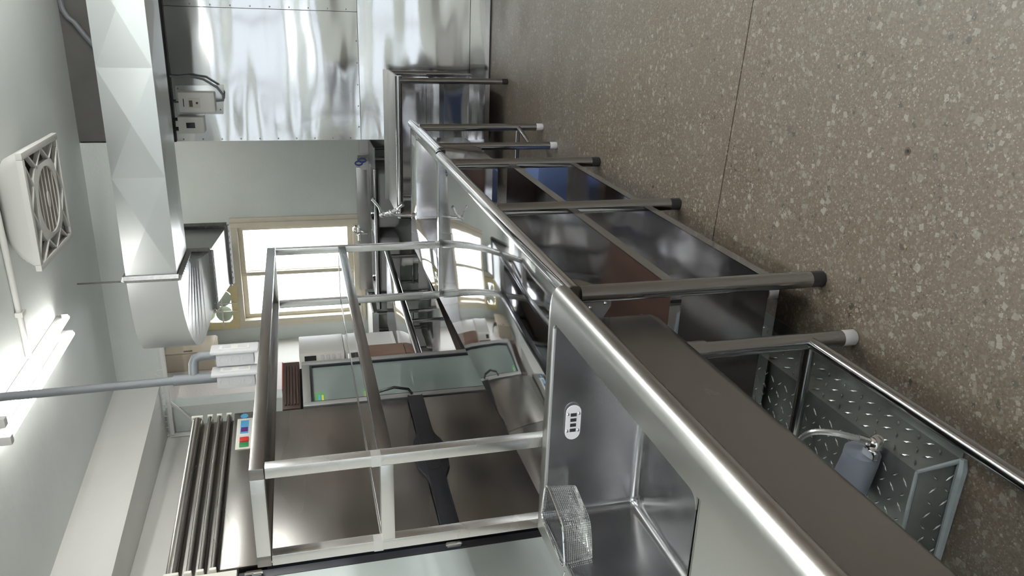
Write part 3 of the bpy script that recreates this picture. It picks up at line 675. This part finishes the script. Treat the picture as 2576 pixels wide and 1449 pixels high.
obj('bow_handle', MB().tube([(0.0, 0.035, 1.16), (0.03, 0.04, 1.14), (0.05, 0.042, 1.05), (0.03, 0.04, 0.97), (0.0, 0.035, 0.95)], 0.008, 10), 'black_plastic', dr, local=True)
sk_ = obj('sticker', MB().box(-0.0195, -0.0185, 0.075, 0.165, 1.43, 1.485), 'sticker_green', dr, local=True)
obj('sticker_print', MB().box(-0.0186, -0.018, 0.08, 0.135, 1.437, 1.448), 'sticker_yellow', sk_, local=True)
obj('sticker_print', MB().box(-0.0186, -0.018, 0.085, 0.14, 1.455, 1.466), 'sticker_blue', sk_, local=True)
for y in (0.05, Wc - 0.05):
    for x in (-0.5, -0.08): obj('foot', MB().cyl((x, y, 0), (x, y, 0.085), 0.02, 10), 'black_plastic', gc, local=True)

# ------------------------------------------------------------------ oven and box on the prep table
mx_, my_ = -2.64, 5.80
mw = thing('microwave', 'white microwave with brown door and button panel behind the glass cooler', 'microwave', (mx_ - 0.25, my_ + 0.2, 0.80))
obj('stand', MB().box(mx_ - .52, mx_ - .01, my_ + .03, my_ + .36, 0.803, 0.83).box(mx_ - .52, mx_ - .49, my_ + .03, my_ + .36, 0.83, 1.20).box(mx_ - .04, mx_ - .01, my_ + .03, my_ + .36, 0.83, 1.20).box(mx_ - .52, mx_ - .01, my_ + .03, my_ + .36, 1.20, 1.225), 'white_plastic', mw, 0.003)
obj('body', MB().box(mx_ - 0.54, mx_, my_, my_ + 0.36, 1.228, 1.58), 'white_plastic', mw, 0.008)
pn = obj('button_panel', MB().box(mx_ - 0.075, mx_ + 0.002, my_ - .01, my_, 1.23, 1.578), 'white_plastic', mw, 0.003)
obj('display', MB().box(mx_ - 0.058, mx_ - 0.015, my_ - .013, my_ - .009, 1.45, 1.54), 'black_plastic', pn)
for k in range(4): obj('button', MB().box(mx_ - 0.058, mx_ - 0.015, my_ - .015, my_ - .009, 1.26 + k * 0.043, 1.286 + k * 0.043), 'lightgrey_plastic', pn, 0.003)
obj('door', MB().box(mx_ - 0.53, mx_ - 0.08, my_ - .013, my_, 1.25, 1.56), 'cardboard', mw, 0.004)
tag(obj('carton', MB().box(-2.78, -2.46, 5.30, 5.48, 0.802, 1.15), 'cardboard', None, 0.004), 'brown carton on the prep table behind the glass cooler', 'box')

# ------------------------------------------------------------------ wall electrics
eb = thing('breaker_cabinet', 'beige metal breaker cabinet high on the recess side wall', 'electrical box', (-3.36, 7.6, 2.4))
obj('box', MB().box(XL + .006, -3.275, 7.40, 7.82, 2.40, 2.86), 'beige_metal', eb, 0.004)
dr = obj('door', MB().box(-3.274, -3.262, 7.41, 7.81, 2.41, 2.85), 'beige_metal', eb, 0.004)
obj('latch', MB().box(-3.262, -3.255, 7.43, 7.45, 2.60, 2.68), 'steel_dark', dr)
obj('cable', MB().tube([(-3.33, 7.6, 2.40), (-3.32, 7.58, 2.33), (-3.30, 7.52, 2.29), (-3.31, 7.5, 2.24), (-3.36, 7.5, 2.2), (-3.44, 7.52, 2.18)], 0.014, 8), 'black_plastic', eb)
obj('cable', MB().tube([(-3.37, 7.62, 2.40), (-3.36, 7.60, 2.30), (-3.38, 7.58, 2.24), (-3.44, 7.58, 2.2)], 0.012, 8), 'brown_plastic', eb)

iv = thing('motor_controller', 'white motor controller on a grey plate on the steel wall', 'controller', (-0.72, YP - 0.02, 2.0))
Yf = YP - 0.0125
obj('plate', MB().prism([(-0.612, 1.992), (-0.822, 2.012), (-0.825, 2.335), (-0.62, 2.325)], 'y', Yf - 0.006, Yf), 'galvanised', iv, 0.0015)
bd = obj('housing', MB().box(-0.795, -0.655, Yf - 0.12, Yf - 0.006, 2.055, 2.30), 'white_plastic', iv, 0.008)
obj('keypad', MB().box(-0.765, -0.695, Yf - 0.126, Yf - 0.12, 2.155, 2.235), 'ivory_plastic', bd, 0.003)
obj('display', MB().box(-0.755, -0.71, Yf - 0.1275, Yf - 0.126, 2.205, 2.228), 'fan_dark', bd)
obj('dial', MB().cyl((-0.728, Yf - 0.126, 2.175), (-0.728, Yf - 0.134, 2.175), 0.008, 12), 'black_plastic', bd)
obj('logo_print', MB().box(-0.755, -0.70, Yf - 0.1208, Yf - 0.1199, 2.263, 2.269), 'black_plastic', bd)
for x, z in ((-0.785, 2.295), (-0.665, 2.29), (-0.79, 2.03), (-0.64, 2.31)): obj('screw', MB().sphere((x, Yf - 0.008, z), 0.006, 8), 'steel_dark', iv)
obj('cable', MB().tube([(-0.55, Yf - 0.02, 2.355), (-0.555, Yf - 0.05, 2.30), (-0.545, Yf - 0.07, 2.22), (-0.565, Yf - 0.09, 2.12), (-0.62, Yf - 0.10, 2.03), (-0.675, Yf - 0.09, 1.995), (-0.715, Yf - 0.07, 2.0), (-0.72, Yf - 0.06, 2.05)], 0.009, 10), 'grey_plastic', iv)
obj('wire', MB().tube([(-0.73, Yf - 0.05, 2.30), (-0.73, Yf - 0.05, 2.33), (-0.725, Yf - 0.02, 2.37)], 0.005, 8), 'black_plastic', iv)
bk = thing('breaker_box', 'small white breaker box below the conduit on the steel wall', 'electrical box', (-0.89, YP - 0.02, 2.15))
obj('body', MB().box(-0.955, -0.835, Yf - 0.07, Yf, 2.15, 2.325), 'white_plastic', bk, 0.006)
obj('breaker', MB().box(-0.915, -0.875, Yf - 0.075, Yf - 0.068, 2.21, 2.27), 'black_plastic', bk, 0.003)
obj('lead', MB().cyl((-0.86, Yf - 0.03, 2.32), (-0.86, Yf - 0.03, 2.375), 0.008, 10), 'black_plastic', bk)
obj('lead', MB().cyl((-0.93, Yf - 0.03, 2.32), (-0.93, Yf - 0.03, 2.375), 0.010, 10), 'black_plastic', bk)
tag(obj('wall_conduit', MB().cyl((-1.02, Yf - 0.022, 2.372), (1.9, Yf - 0.022, 2.355), 0.02, 14), 'black_plastic'), 'black conduit running along the top of the steel wall', 'conduit')
tag(obj('ceiling_cable', MB().tube([(0.35, 6.19, 2.985), (0.0, 6.19, 2.99), (-0.12, 6.19, 2.98), (-0.17, 6.19, 2.955), (-0.2, 6.19, 2.92), (-0.28, 6.19, 2.87), (-0.38, 6.19, 2.80), (-0.44, 6.19, 2.70), (-0.46, 6.19, 2.56)], 0.018, 10), 'grey_plastic'), 'grey cable drooping from the ceiling behind the duct', 'cable')

# hook rack in the recess mouth
hr = thing('hook_rack', 'white metal rail with open hooks and brace under the beam', 'rack', (-3.1, 6.15, 2.6))
obj('rail', MB().box(-3.44, -2.60, 6.135, 6.165, 2.618, 2.648), 'white_plastic', hr, 0.003)
obj('upright', MB().box(-3.455, -3.43, 6.135, 6.165, 2.40, 2.648), 'white_plastic', hr, 0.003)
obj('brace', MB().cyl((-3.13, 6.15, 2.625), (-3.42, 6.17, 2.40), 0.010, 10), 'white_plastic', hr)
obj('cross_bar', MB().cyl((-3.44, 6.15, 2.66), (-3.44, 6.15, 2.71), 0.006, 8), 'white_plastic', hr)
for k in range(6):
    x = -2.84 - k * 0.105
    obj('hook', MB().tube([(x, 6.15, 2.645)] + arc((x - 0.026, 6.15, 2.675), 0.026, 0, 200, 10), 0.0035, 8), 'white_plastic', hr)

# ------------------------------------------------------------------ ventilation duct
du = thing('ventilation_duct', 'galvanised sheet metal duct with cross creases and a curved elbow under the ceiling', 'duct', (-0.8, 5.4, 2.3))
dy0, dy1, dz0, dz1, xe = 5.15, 5.68, 2.30, 2.605, -1.725
nseg, xs0 = 5, 1.55
L = (xs0 - xe) / nseg
for k in range(nseg):
    a, b2 = xe + L * k, xe + L * (k + 1); mb = MB(); mx = (a + b2) / 2; mz = (dz0 + dz1) / 2; d = 0.011
    vs = [(a, dy0, dz0), (b2, dy0, dz0), (b2, dy0, dz1), (a, dy0, dz1), (mx, dy0 - d, mz), (a, dy1, dz0), (b2, dy1, dz0), (b2, dy1, dz1), (a, dy1, dz1), (mx, (dy0 + dy1) / 2, dz0 - d)]
    mb.add(vs, [(0, 1, 4), (1, 2, 4), (2, 3, 4), (3, 0, 4), (5, 8, 7, 6), (3, 2, 7, 8), (0, 5, 9), (5, 6, 9), (6, 1, 9), (1, 0, 9), (0, 3, 8, 5), (1, 6, 7, 2)])
    obj('duct_section', mb, 'galvanised', du, angle=0.3)
# elbow: quarter turn towards the rear wall, floor dropping on the way
outp = [(-1.725, 5.15), (-1.86, 5.155), (-2.0, 5.175), (-2.12, 5.215), (-2.22, 5.275), (-2.30, 5.36), (-2.345, 5.45), (-2.365, 5.55), (-2.35, 5.66), (-2.315, 5.77), (-2.28, 5.85), (-2.25, 5.93)]
inp = [(-1.725, 5.68), (-1.74, 5.681), (-1.755, 5.686), (-1.768, 5.693), (-1.78, 5.703), (-1.788, 5.717), (-1.794, 5.735), (-1.798, 5.76), (-1.80, 5.79), (-1.80, 5.83), (-1.80, 5.88), (-1.80, 5.93)]
rings = []
for i, (po_, pi_) in enumerate(zip(outp, inp)):
    dr_ = 0.12 * (i / 11) ** 1.4
    rings.append([(pi_[0], pi_[1], dz0 - dr_), (po_[0], po_[1], dz0 - dr_), (po_[0], po_[1], dz1), (pi_[0], pi_[1], dz1)])
obj('elbow', MB().loft(rings), 'galvanised', du, angle=25)
e1 = rings[-1]
xa, xb = e1[0][0], e1[1][0]
run = [[(xa, 5.93, 2.18), (xb, 5.93, 2.18), (xb, 5.93, dz1), (xa, 5.93, dz1)], [(xa + .01, 6.56, 2.105), (xb - 0.03, 6.56, 2.105), (xb - .03, 6.56, dz1 + 0.02), (xa + .01, 6.56, dz1 + .02)]]
obj('sloping_run', MB().loft(run), 'galvanised', du, angle=25)
obj('wall_boot', MB().loft([[(-1.83, 6.56, 2.14), (-2.26, 6.56, 2.14), (-2.26, 6.56, 2.6), (-1.83, 6.56, 2.6)], [(-2.33, YB - 0.01, 2.33), (-2.68, YB - 0.01, 2.33), (-2.68, YB - 0.01, 2.62), (-2.33, YB - 0.01, 2.62)]]), 'galvanised', du, angle=25)
def flange(pts, w=0.035, t=0.03):
    mb = MB()
    for i in range(4): mb.bar(pts[i], pts[(i + 1) % 4], w, t, up=(0.3, 0.3, 0.9))
    f = obj('flange', mb, 'galv_flange', du)
    hs = MB()
    for i in range(4):
        a, b2 = Vector(pts[i]), Vector(pts[(i + 1) % 4]); n_ = int((b2 - a).length / 0.05)
        for k in range(1, n_):
            p = a.lerp(b2, k / n_); hs.sphere((p.x, p.y, p.z - 0.0), 0.0195, 8)
    o = obj('rivets', hs, 'steel_brushed', f); o['kind'] = 'stuff'
flange([(xe, dy0 - .01, dz0 - .012), (xe, dy0 - .01, dz1 + .01), (xe, dy1 + .01, dz1 + .01), (xe, dy1 + .01, dz0 - .012)])
flange([(xa + .01, 5.93, 2.17), (xb - .01, 5.93, 2.17), (xb - .01, 5.93, dz1 + .01), (xa + .01, 5.93, dz1 + .01)])
flange([(xa + .03, 6.56, 2.095), (xb - .03, 6.56, 2.095), (xb - .03, 6.56, 2.64), (xa + .03, 6.56, 2.64)], 0.045)
obj('hanger_rod', MB().cyl((-1.89, 5.60, 2.59), (-1.89, 5.60, ZC), 0.006, 8), 'steel_dark', du)
obj('hanger_rod', MB().cyl((0.6, 5.70, 2.59), (0.6, 5.70, ZC), 0.006, 8), 'steel_dark', du)

# exhaust fan in the opening above the window
ef = thing('exhaust_fan', 'yellowed square exhaust fan set above the window', 'fan', (-3.02, YB, 2.2))
fc = (-3.045, 2.42)
sq = [(-3.285, -2.785, 2.195, 2.675)]
mb = MB(); N = 40
outer = []
for p in rrect(-3.29, -2.785, 2.185, 2.68, 0.05, 0, 9): outer.append((p[0], p[1]))
outer = outer[:]
inner = [(fc[0] + 0.216 * math.cos(math.radians(a)), fc[1] + 0.216 * math.sin(math.radians(a))) for a in [math.degrees(math.atan2(p[1] - fc[1], p[0] - fc[0])) for p in outer]]
n_ = len(outer); yo, yi = YB - 0.03, YB + 0.03
mb.loft([[(p[0], yi, p[1]) for p in outer], [(p[0], yo, p[1]) for p in outer], [(p[0] * .55 + q[0] * .45, yo - 0.008, p[1] * .55 + q[1] * .45) for p, q in zip(outer, inner)], [(p[0], yo + 0.004, p[1]) for p in inner], [(p[0], yi, p[1]) for p in inner]], False, False)
obj('housing', mb, 'yellow_plastic', ef)
obj('hub', MB().cyl((fc[0], YB - 0.065, fc[1]), (fc[0], YB + 0.02, fc[1]), 0.05, 20), 'ivory_plastic', ef, 0.006)
obj('hub_disc', MB().cyl((fc[0], YB - 0.068, fc[1]), (fc[0], YB - 0.064, fc[1]), 0.022, 16), 'hub_green', ef)
for k in range(4):
    a = math.radians(45 + 90 * k); u = Vector((math.cos(a), 0, math.sin(a))); v_ = Vector((-math.sin(a), 0, math.cos(a))); c_ = Vector((fc[0], YB, fc[1])) + u * 0.118
    obj('blade', MB().loft([[c_ + u * 0.086 * math.cos(t) + v_ * 0.078 * math.sin(t) + Vector((0, 0.02 * math.sin(t) + dyy, 0)) for t in [i * math.pi / 10 for i in range(20)]] for dyy in (0, 0.004)]), 'blade_green', ef)
for dz in (-0.05, 0.05):
    obj('support_bar', MB().bar((fc[0] - 0.21, YB - 0.04, fc[1] + dz * 1.4), (fc[0] + 0.21, YB - 0.04, fc[1] + dz * 1.4), 0.010, 0.014), 'ivory_plastic', ef)
for dx in (-0.045, 0.045): obj('support_bar', MB().bar((fc[0] + dx, YB - 0.045, fc[1] - 0.22), (fc[0] + dx, YB - 0.045, fc[1] + 0.22), 0.010, 0.012), 'ivory_plastic', ef)

# ------------------------------------------------------------------ ceiling fan box
cfan = thing('ceiling_fan', 'square white box fan with round grille mounted on the ceiling', 'fan', (-1.085, 4.72, ZC))
px0, px1, py0, py1, pz = -1.40, -0.775, 4.385, 5.05, 2.845
hs = MB().loft([rrect(px0 + .10, px1 - .10, py0 + .10, py1 - .10, 0.12, ZC - 0.001), rrect(px0 + .055, px1 - .055, py0 + .055, py1 - .055, 0.10, ZC - 0.04), rrect(px0 + .03, px1 - .03, py0 + .03, py1 - .03, 0.06, ZC - 0.09), rrect(px0 + .012, px1 - .012, py0 + .012, py1 - .012, 0.03, pz + 0.02)], True, False)
obj('housing', hs, 'white_plastic', cfan, angle=50)
obj('inner_tray', MB().box(px0 + .05, px1 - .05, py0 + .05, py1 - .05, pz + 0.075, pz + 0.08), 'fan_dark', cfan)
obj('frame', MB().frame((px0, px1, py0, py1), (px0 + .035, px1 - .035, py0 + .035, py1 - .035), 'z', pz - 0.008, pz + 0.022), 'white_plastic', cfan, 0.004)
fcx, fcy, h1 = (px0 + px1) / 2, (py0 + py1) / 2, 0.205
ringo = [(fcx + sx_, fcy + sy_) for sx_, sy_ in ((-h1, -h1 * .7), (-h1 * .7, -h1), (h1 * .7, -h1), (h1, -h1 * .7), (h1, h1 * .7), (h1 * .7, h1), (-h1 * .7, h1), (-h1, h1 * .7))]
N = 48; circ = [(fcx + 0.182 * math.cos(2 * math.pi * i / N), fcy + 0.182 * math.sin(2 * math.pi * i / N)) for i in range(N)]
def poly_at(poly, ang):
    d = Vector((math.cos(ang), math.sin(ang))); best = None
    for i in range(len(poly)):
        p = Vector(poly[i]) - Vector((fcx, fcy)); q2 = Vector(poly[(i + 1) % len(poly)]) - Vector((fcx, fcy)); e = q2 - p
        den = d.x * e.y - d.y * e.x
        if abs(den) < 1e-9: continue
        t = (p.x * e.y - p.y * e.x) / den; s2 = (p.x * d.y - p.y * d.x) / den
        if t > 0 and -1e-6 <= s2 <= 1 + 1e-6: best = t
    return (fcx + d.x * best, fcy + d.y * best)
po = [poly_at(ringo, 2 * math.pi * i / N) for i in range(N)]
obj('grille_ring', MB().loft([[(*p, pz + 0.02) for p in po], [(*p, pz - 0.004) for p in po], [(*p, pz - 0.008) for p in circ], [(*p, pz + 0.02) for p in circ]], False, False), 'white_plastic', cfan)
gd = obj('grille_disc', MB().prism(circ, 'z', pz + 0.0, pz + 0.006), 'grille_brown', cfan)
for k in range(-2, 3):
    hh = math.sqrt(0.178 ** 2 - (k * 0.062) ** 2)
    obj('grille_bar', MB().box(fcx - hh, fcx + hh, fcy + k * 0.062 - 0.003, fcy + k * 0.062 + 0.003, pz - 0.004, pz), 'white_plastic', gd)
obj('grille_badge', MB().prism([(fcx + 0.045 * math.cos(i * math.pi / 10), fcy + 0.018 * math.sin(i * math.pi / 10)) for i in range(20)], 'z', pz - 0.006, pz), 'white_plastic', gd)
for side in range(4):
    zz = [0, 1, 2, 3, 4]; pts_ = []
    for i in zz:
        t = -0.235 + 0.47 * i / 4; off = (0.285 if i % 2 == 0 else 0.20)
        if side == 0: pts_.append((fcx + t, fcy - off - 0.01, pz + 0.006))
        if side == 1: pts_.append((fcx + off, fcy + t, pz + 0.006))
        if side == 2: pts_.append((fcx + t, fcy + off + 0.01, pz + 0.006))
        if side == 3: pts_.append((fcx - off, fcy + t, pz + 0.006))
    for i in range(4): obj('louvre_bar', MB().bar(pts_[i], pts_[i + 1], 0.010, 0.024), 'white_plastic', cfan)

# fluorescent lamp
lp_ = thing('fluorescent_lamp', 'twin tube fluorescent lamp on the ceiling, lit', 'lamp', (-1.98, 4.45, ZC))
obj('base', MB().bar((-1.925, 5.06, 2.985), (-1.965, 3.80, 2.985), 0.035, 0.045), 'white_plastic', lp_, 0.004)
obj('side_base', MB().bar((-2.035, 5.06, 2.985), (-2.06, 3.80, 2.985), 0.05, 0.04), 'white_plastic', lp_, 0.004)
obj('web', MB().bar((-1.975, 4.9, 2.972), (-2.005, 3.85, 2.972), 0.022, 0.03), 'lightgrey_plastic', lp_, 0.003)
for xa_, xb_, y0, y1 in ((-1.90, -1.943, 5.01, 3.77), (-2.03, -2.055, 5.055, 3.80)):
    tb = obj('tube', MB().cyl((xa_, y0 - .01, 2.935), (xb_, y1 + .01, 2.935), 0.0145, 16), 'tube_glow', lp_)
    obj('lampholder', MB().box(xb_ - 0.024, xb_ + 0.024, y1 - 0.03, y1 + 0.012, 2.915, 2.968), 'white_plastic', tb, 0.006)
    obj('lampholder', MB().box(xa_ - 0.018, xa_ + 0.018, y0 - 0.005, y0 + 0.012, 2.93, 2.968), 'white_plastic', tb, 0.004)
for gx, gy, wh in ((1.0, 4.6, 'near the steel clad wall'), (0.75, 2.9, 'over the open floor'), (-0.35, 1.5, 'above the aisle beside the foreground sink'), (1.2, 0.4, 'by the dark side wall'), (-0.7, -1.2, 'by the street side windows')):  # added fill lamps out of view, put in to brighten the ceiling
    g_ = thing('fill_lamp', 'added fill lamp, bare hanging twin tubes ' + wh, 'lamp', (gx, gy, ZC), group='added fill lamps outside the view')
    obj('spine', MB().box(gx - 0.018, gx + 0.018, gy - 0.61, gy + 0.61, 2.64, 2.68), 'white_plastic', g_, 0.004)
    for dy_ in (-0.45, 0.45): obj('hanger', MB().cyl((gx, gy + dy_, 2.68), (gx, gy + dy_, ZC), 0.005, 8), 'steel_dark', g_)
    for dx_ in (-0.055, 0.055):
        obj('tube', MB().cyl((gx + dx_, gy - 0.6, 2.66), (gx + dx_, gy + 0.6, 2.66), 0.0145, 14), 'fill_glow', g_)
    for sy_ in (-0.608, 0.608): obj('lampholder', MB().box(gx - 0.075, gx + 0.075, gy + sy_ - 0.008, gy + sy_ + 0.008, 2.64, 2.68), 'white_plastic', g_, 0.003)
rl = thing('fluorescent_lamp', 'added fill lamp with tubes on the recess ceiling, hidden behind the beam', 'lamp', (-1.7, 7.1, ZC))  # added lamp, unseen, put in to lift the recess walls
obj('base', MB().box(-2.32, -1.08, 7.06, 7.14, 2.97, 3.009), 'white_plastic', rl, 0.004)
for dy_ in (-0.03, 0.03): obj('tube', MB().cyl((-2.3, 7.1 + dy_, 2.945), (-1.1, 7.1 + dy_, 2.945), 0.0145, 14), 'recess_fill_glow', rl)
tag(obj('ceiling_conduit', MB().cyl((-0.9, 4.37, 2.992), (-1.905, 4.43, 2.992), 0.016, 12).box(-1.655, -1.63, 4.39, 4.45, 2.97, 3.008), 'white_plastic'), 'white conduit on the ceiling running into the lamp', 'conduit')

# hanging conduit with two socket boxes
K = 0.92
cx_, cy_ = -1.915 * K, 4.0 * K
zk = lambda z: 1.5 + (z - 1.5) * K
hc = thing('socket_drop', 'grey conduit drop from the ceiling with two double socket boxes', 'socket drop', (cx_, cy_, 1.8))
obj('pipe', MB().cyl((cx_, cy_, zk(2.10)), (cx_ - 0.012, cy_, ZC - 0.001), 0.020, 16), 'grey_plastic', hc)
obj('coupling', MB().cyl((cx_, cy_, zk(1.985)), (cx_, cy_, zk(2.20)), 0.026, 16), 'grey_plastic', hc)
obj('side_elbow', MB().tube([(cx_, cy_, zk(2.10)), (cx_ + 0.065, cy_ + 0.04, zk(2.10)), (cx_ + 0.088, cy_ + 0.048, zk(2.09)), (cx_ + 0.097, cy_ + 0.05, zk(2.06)), (cx_ + 0.097, cy_ + 0.05, zk(1.97))], 0.023, 14), 'grey_plastic', hc)
for dx_, dy_ in ((0.0, 0.0), (0.097, 0.05)):
    bx, by = cx_ + dx_, cy_ + dy_
    bo = obj('socket_box', MB().box(bx - 0.055, bx + 0.018, by - 0.028, by + 0.028, zk(1.79), zk(1.985)), 'lightgrey_plastic', hc, 0.010)
    fpz = obj('face_plate', MB().box(bx + 0.018, bx + 0.035, by - 0.05, by + 0.05, zk(1.765), zk(2.01)), 'lightgrey_plastic', bo, 0.008)
    obj('socket_insert', MB().box(bx + 0.035, bx + 0.039, by - 0.023, by + 0.023, zk(1.81), zk(1.965)), 'white_plastic', fpz, 0.002)
    for k in range(2): obj('socket', MB().box(bx + 0.039, bx + 0.0415, by - 0.014, by + 0.011, zk(1.825 + k * 0.08), zk(1.87 + k * 0.08)), 'lightgrey_plastic', fpz, 0.001)
    for k in range(3): obj('knockout', MB().tube([(bx - 0.018 + 0.018 * math.cos(t), by - 0.0285, zk(1.825 + k * 0.06) + 0.021 * math.sin(t)) for t in [i * math.pi / 9 for i in range(18)]], 0.0016, 6, closed=True), 'lightgrey_plastic', bo)

# ------------------------------------------------------------------ diamond-plate kerb with water pipe under the near sink
kb = thing('pipe_kerb', 'diamond plate boxing over a floor pipe under the near sink', 'kerb', (-1.12, 1.7, 0))
kx0, kx1, ky0, ky1, kz = -1.30, -0.985, 1.262, 2.10, 0.105
sl = 0.035
def kbase(z, d): return [(kx0 + d, ky0 + d * .6, z), (kx1 - d, ky0 + d * .6, z), (kx1 - d, ky1, z), (kx0 + d, ky1, z)]
obj('boxing', MB().loft([kbase(0, 0), kbase(kz, sl)]), 'diamond_plate', kb, 0.002)
lug = MB()
def add_lug(c, u, nrm, ln=0.026, wd=0.0055, ht=0.0022):
    c, u, nrm = Vector(c), Vector(u).normalized(), Vector(nrm).normalized(); v_ = nrm.cross(u)
    p = [c + u * ln / 2, c + v_ * wd / 2, c - u * ln / 2, c - v_ * wd / 2, c + u * ln * 0.22 + nrm * ht, c - u * ln * 0.22 + nrm * ht]
    lug.add(p, [(0, 1, 4), (1, 2, 5), (1, 5, 4), (2, 3, 5), (3, 0, 4), (3, 4, 5)])
def lug_field(o, eu, ev, nu, nv, nrm, su=0.036):
    o, eu, ev = Vector(o), Vector(eu), Vector(ev); lu, lv = eu.length, ev.length; eu, ev = eu.normalized(), ev.normalized()
    k = 0
    for i in range(int(lu / su)):
        for j in range(int(lv / su)):
            d = eu + ev if (i + j) % 2 else eu - ev
            add_lug(o + eu * (i + .5) * su + ev * (j + .5) * su, d, nrm)
lug_field((kx0 + sl, ky0 + .03, kz + .0003), (0, ky1 - ky0 - .03, 0), (kx1 - kx0 - 2 * sl, 0, 0), 0, 0, (0, 0, 1))
nr = Vector((kz, 0, sl)).normalized()
lug_field((kx1 + .0004, ky0 + .03, 0.004), (0, ky1 - ky0 - .03, 0), (-sl, 0, kz), 0, 0, nr)
nf_ = Vector((0, -kz, sl * .6)).normalized()
lug_field((kx0 + .03, ky0 - .0004, 0.004), (kx1 - kx0 - .06, 0, 0), (0, sl * .6, kz), 0, 0, nf_)
o = obj('tread_lugs', lug, 'lug_metal', kb, smooth=False); o['kind'] = 'stuff'
obj('base_flange', MB().box(kx1 - .003, kx1 + 0.045, ky0, ky1, 0.0005, 0.0035), 'diamond_plate', kb)
se = MB()
se.tube([(kx0 + .02, ky0 - .006, 0.004), (kx1 - .09, ky0 - .008, 0.004), (kx1 - .02, ky0 - .01, 0.005), (kx1 + .004, ky0 - 0.006, 0.004)], [0.010, 0.013, 0.014, 0.009], 8)
se.tube([(kx1 - .004, ky0, 0.006), (kx1 - sl, ky0 + sl * .6, kz)], [0.006, 0.005], 8)
se.tube([(kx0 + sl, ky0 + sl * .6, kz), (kx1 - sl, ky0 + sl * .6, kz)], [0.006, 0.005], 8)
obj('sealant_bead', se, 'sealant', kb)
pv = thing('waste_pipe', 'short grey plastic waste pipe with chrome stop valve and braided hose on the kerb', 'pipe', (-1.10, 1.40, kz))
obj('pipe', MB().tube([(-1.22, 1.43, kz + 0.30), (-1.20, 1.43, kz + 0.10), (-1.15, 1.425, kz + 0.06), (-1.06, 1.415, kz + 0.049), (-1.035, 1.413, kz + 0.049)], [0.05, 0.05, 0.048, 0.045, 0.045], 20), 'pvc_grey', pv)
va = obj('stop_valve', MB().cyl((-1.035, 1.413, kz + 0.03), (-0.985, 1.385, kz + 0.035), 0.014, 12).sphere((-1.0, 1.39, kz + 0.04), 0.022, 12).cyl((-0.998, 1.388, kz + 0.04), (-0.985, 1.40, kz + 0.085), 0.011, 10), 'chrome', pv)
obj('valve_handle', MB().box(-1.03, -1.012, 1.36, 1.40, kz + 0.05, kz + 0.062).cyl((-1.02, 1.385, kz + 0.04), (-1.02, 1.385, kz + 0.06), 0.007, 8), 'chrome', va)
hose = [(-0.985, 1.40, kz + 0.085), (-0.975, 1.42, kz + 0.14), (-0.985, 1.45, kz + 0.175), (-1.02, 1.48, kz + 0.185), (-1.06, 1.49, kz + 0.18), (-1.11, 1.48, kz + 0.15), (-1.15, 1.46, kz + 0.11), (-1.18, 1.45, kz + 0.08)]
def smooth_path(p, n=5):
    p = [Vector(q) for q in p]; out = []
    for i in range(len(p) - 1):
        p0, p1, p2, p3 = p[max(i - 1, 0)], p[i], p[i + 1], p[min(i + 2, len(p) - 1)]
        for k in range(n):
            t = k / n; out.append(0.5 * ((2 * p1) + (-p0 + p2) * t + (2 * p0 - 5 * p1 + 4 * p2 - p3) * t * t + (-p0 + 3 * p1 - 3 * p2 + p3) * t ** 3))
    return out + [p[-1]]
hp_ = smooth_path(hose, 10)
obj('braided_hose', MB().tube(hp_, [0.0075 + 0.0008 * (i % 2) for i in range(len(hp_))], 10), 'galvanised', pv)
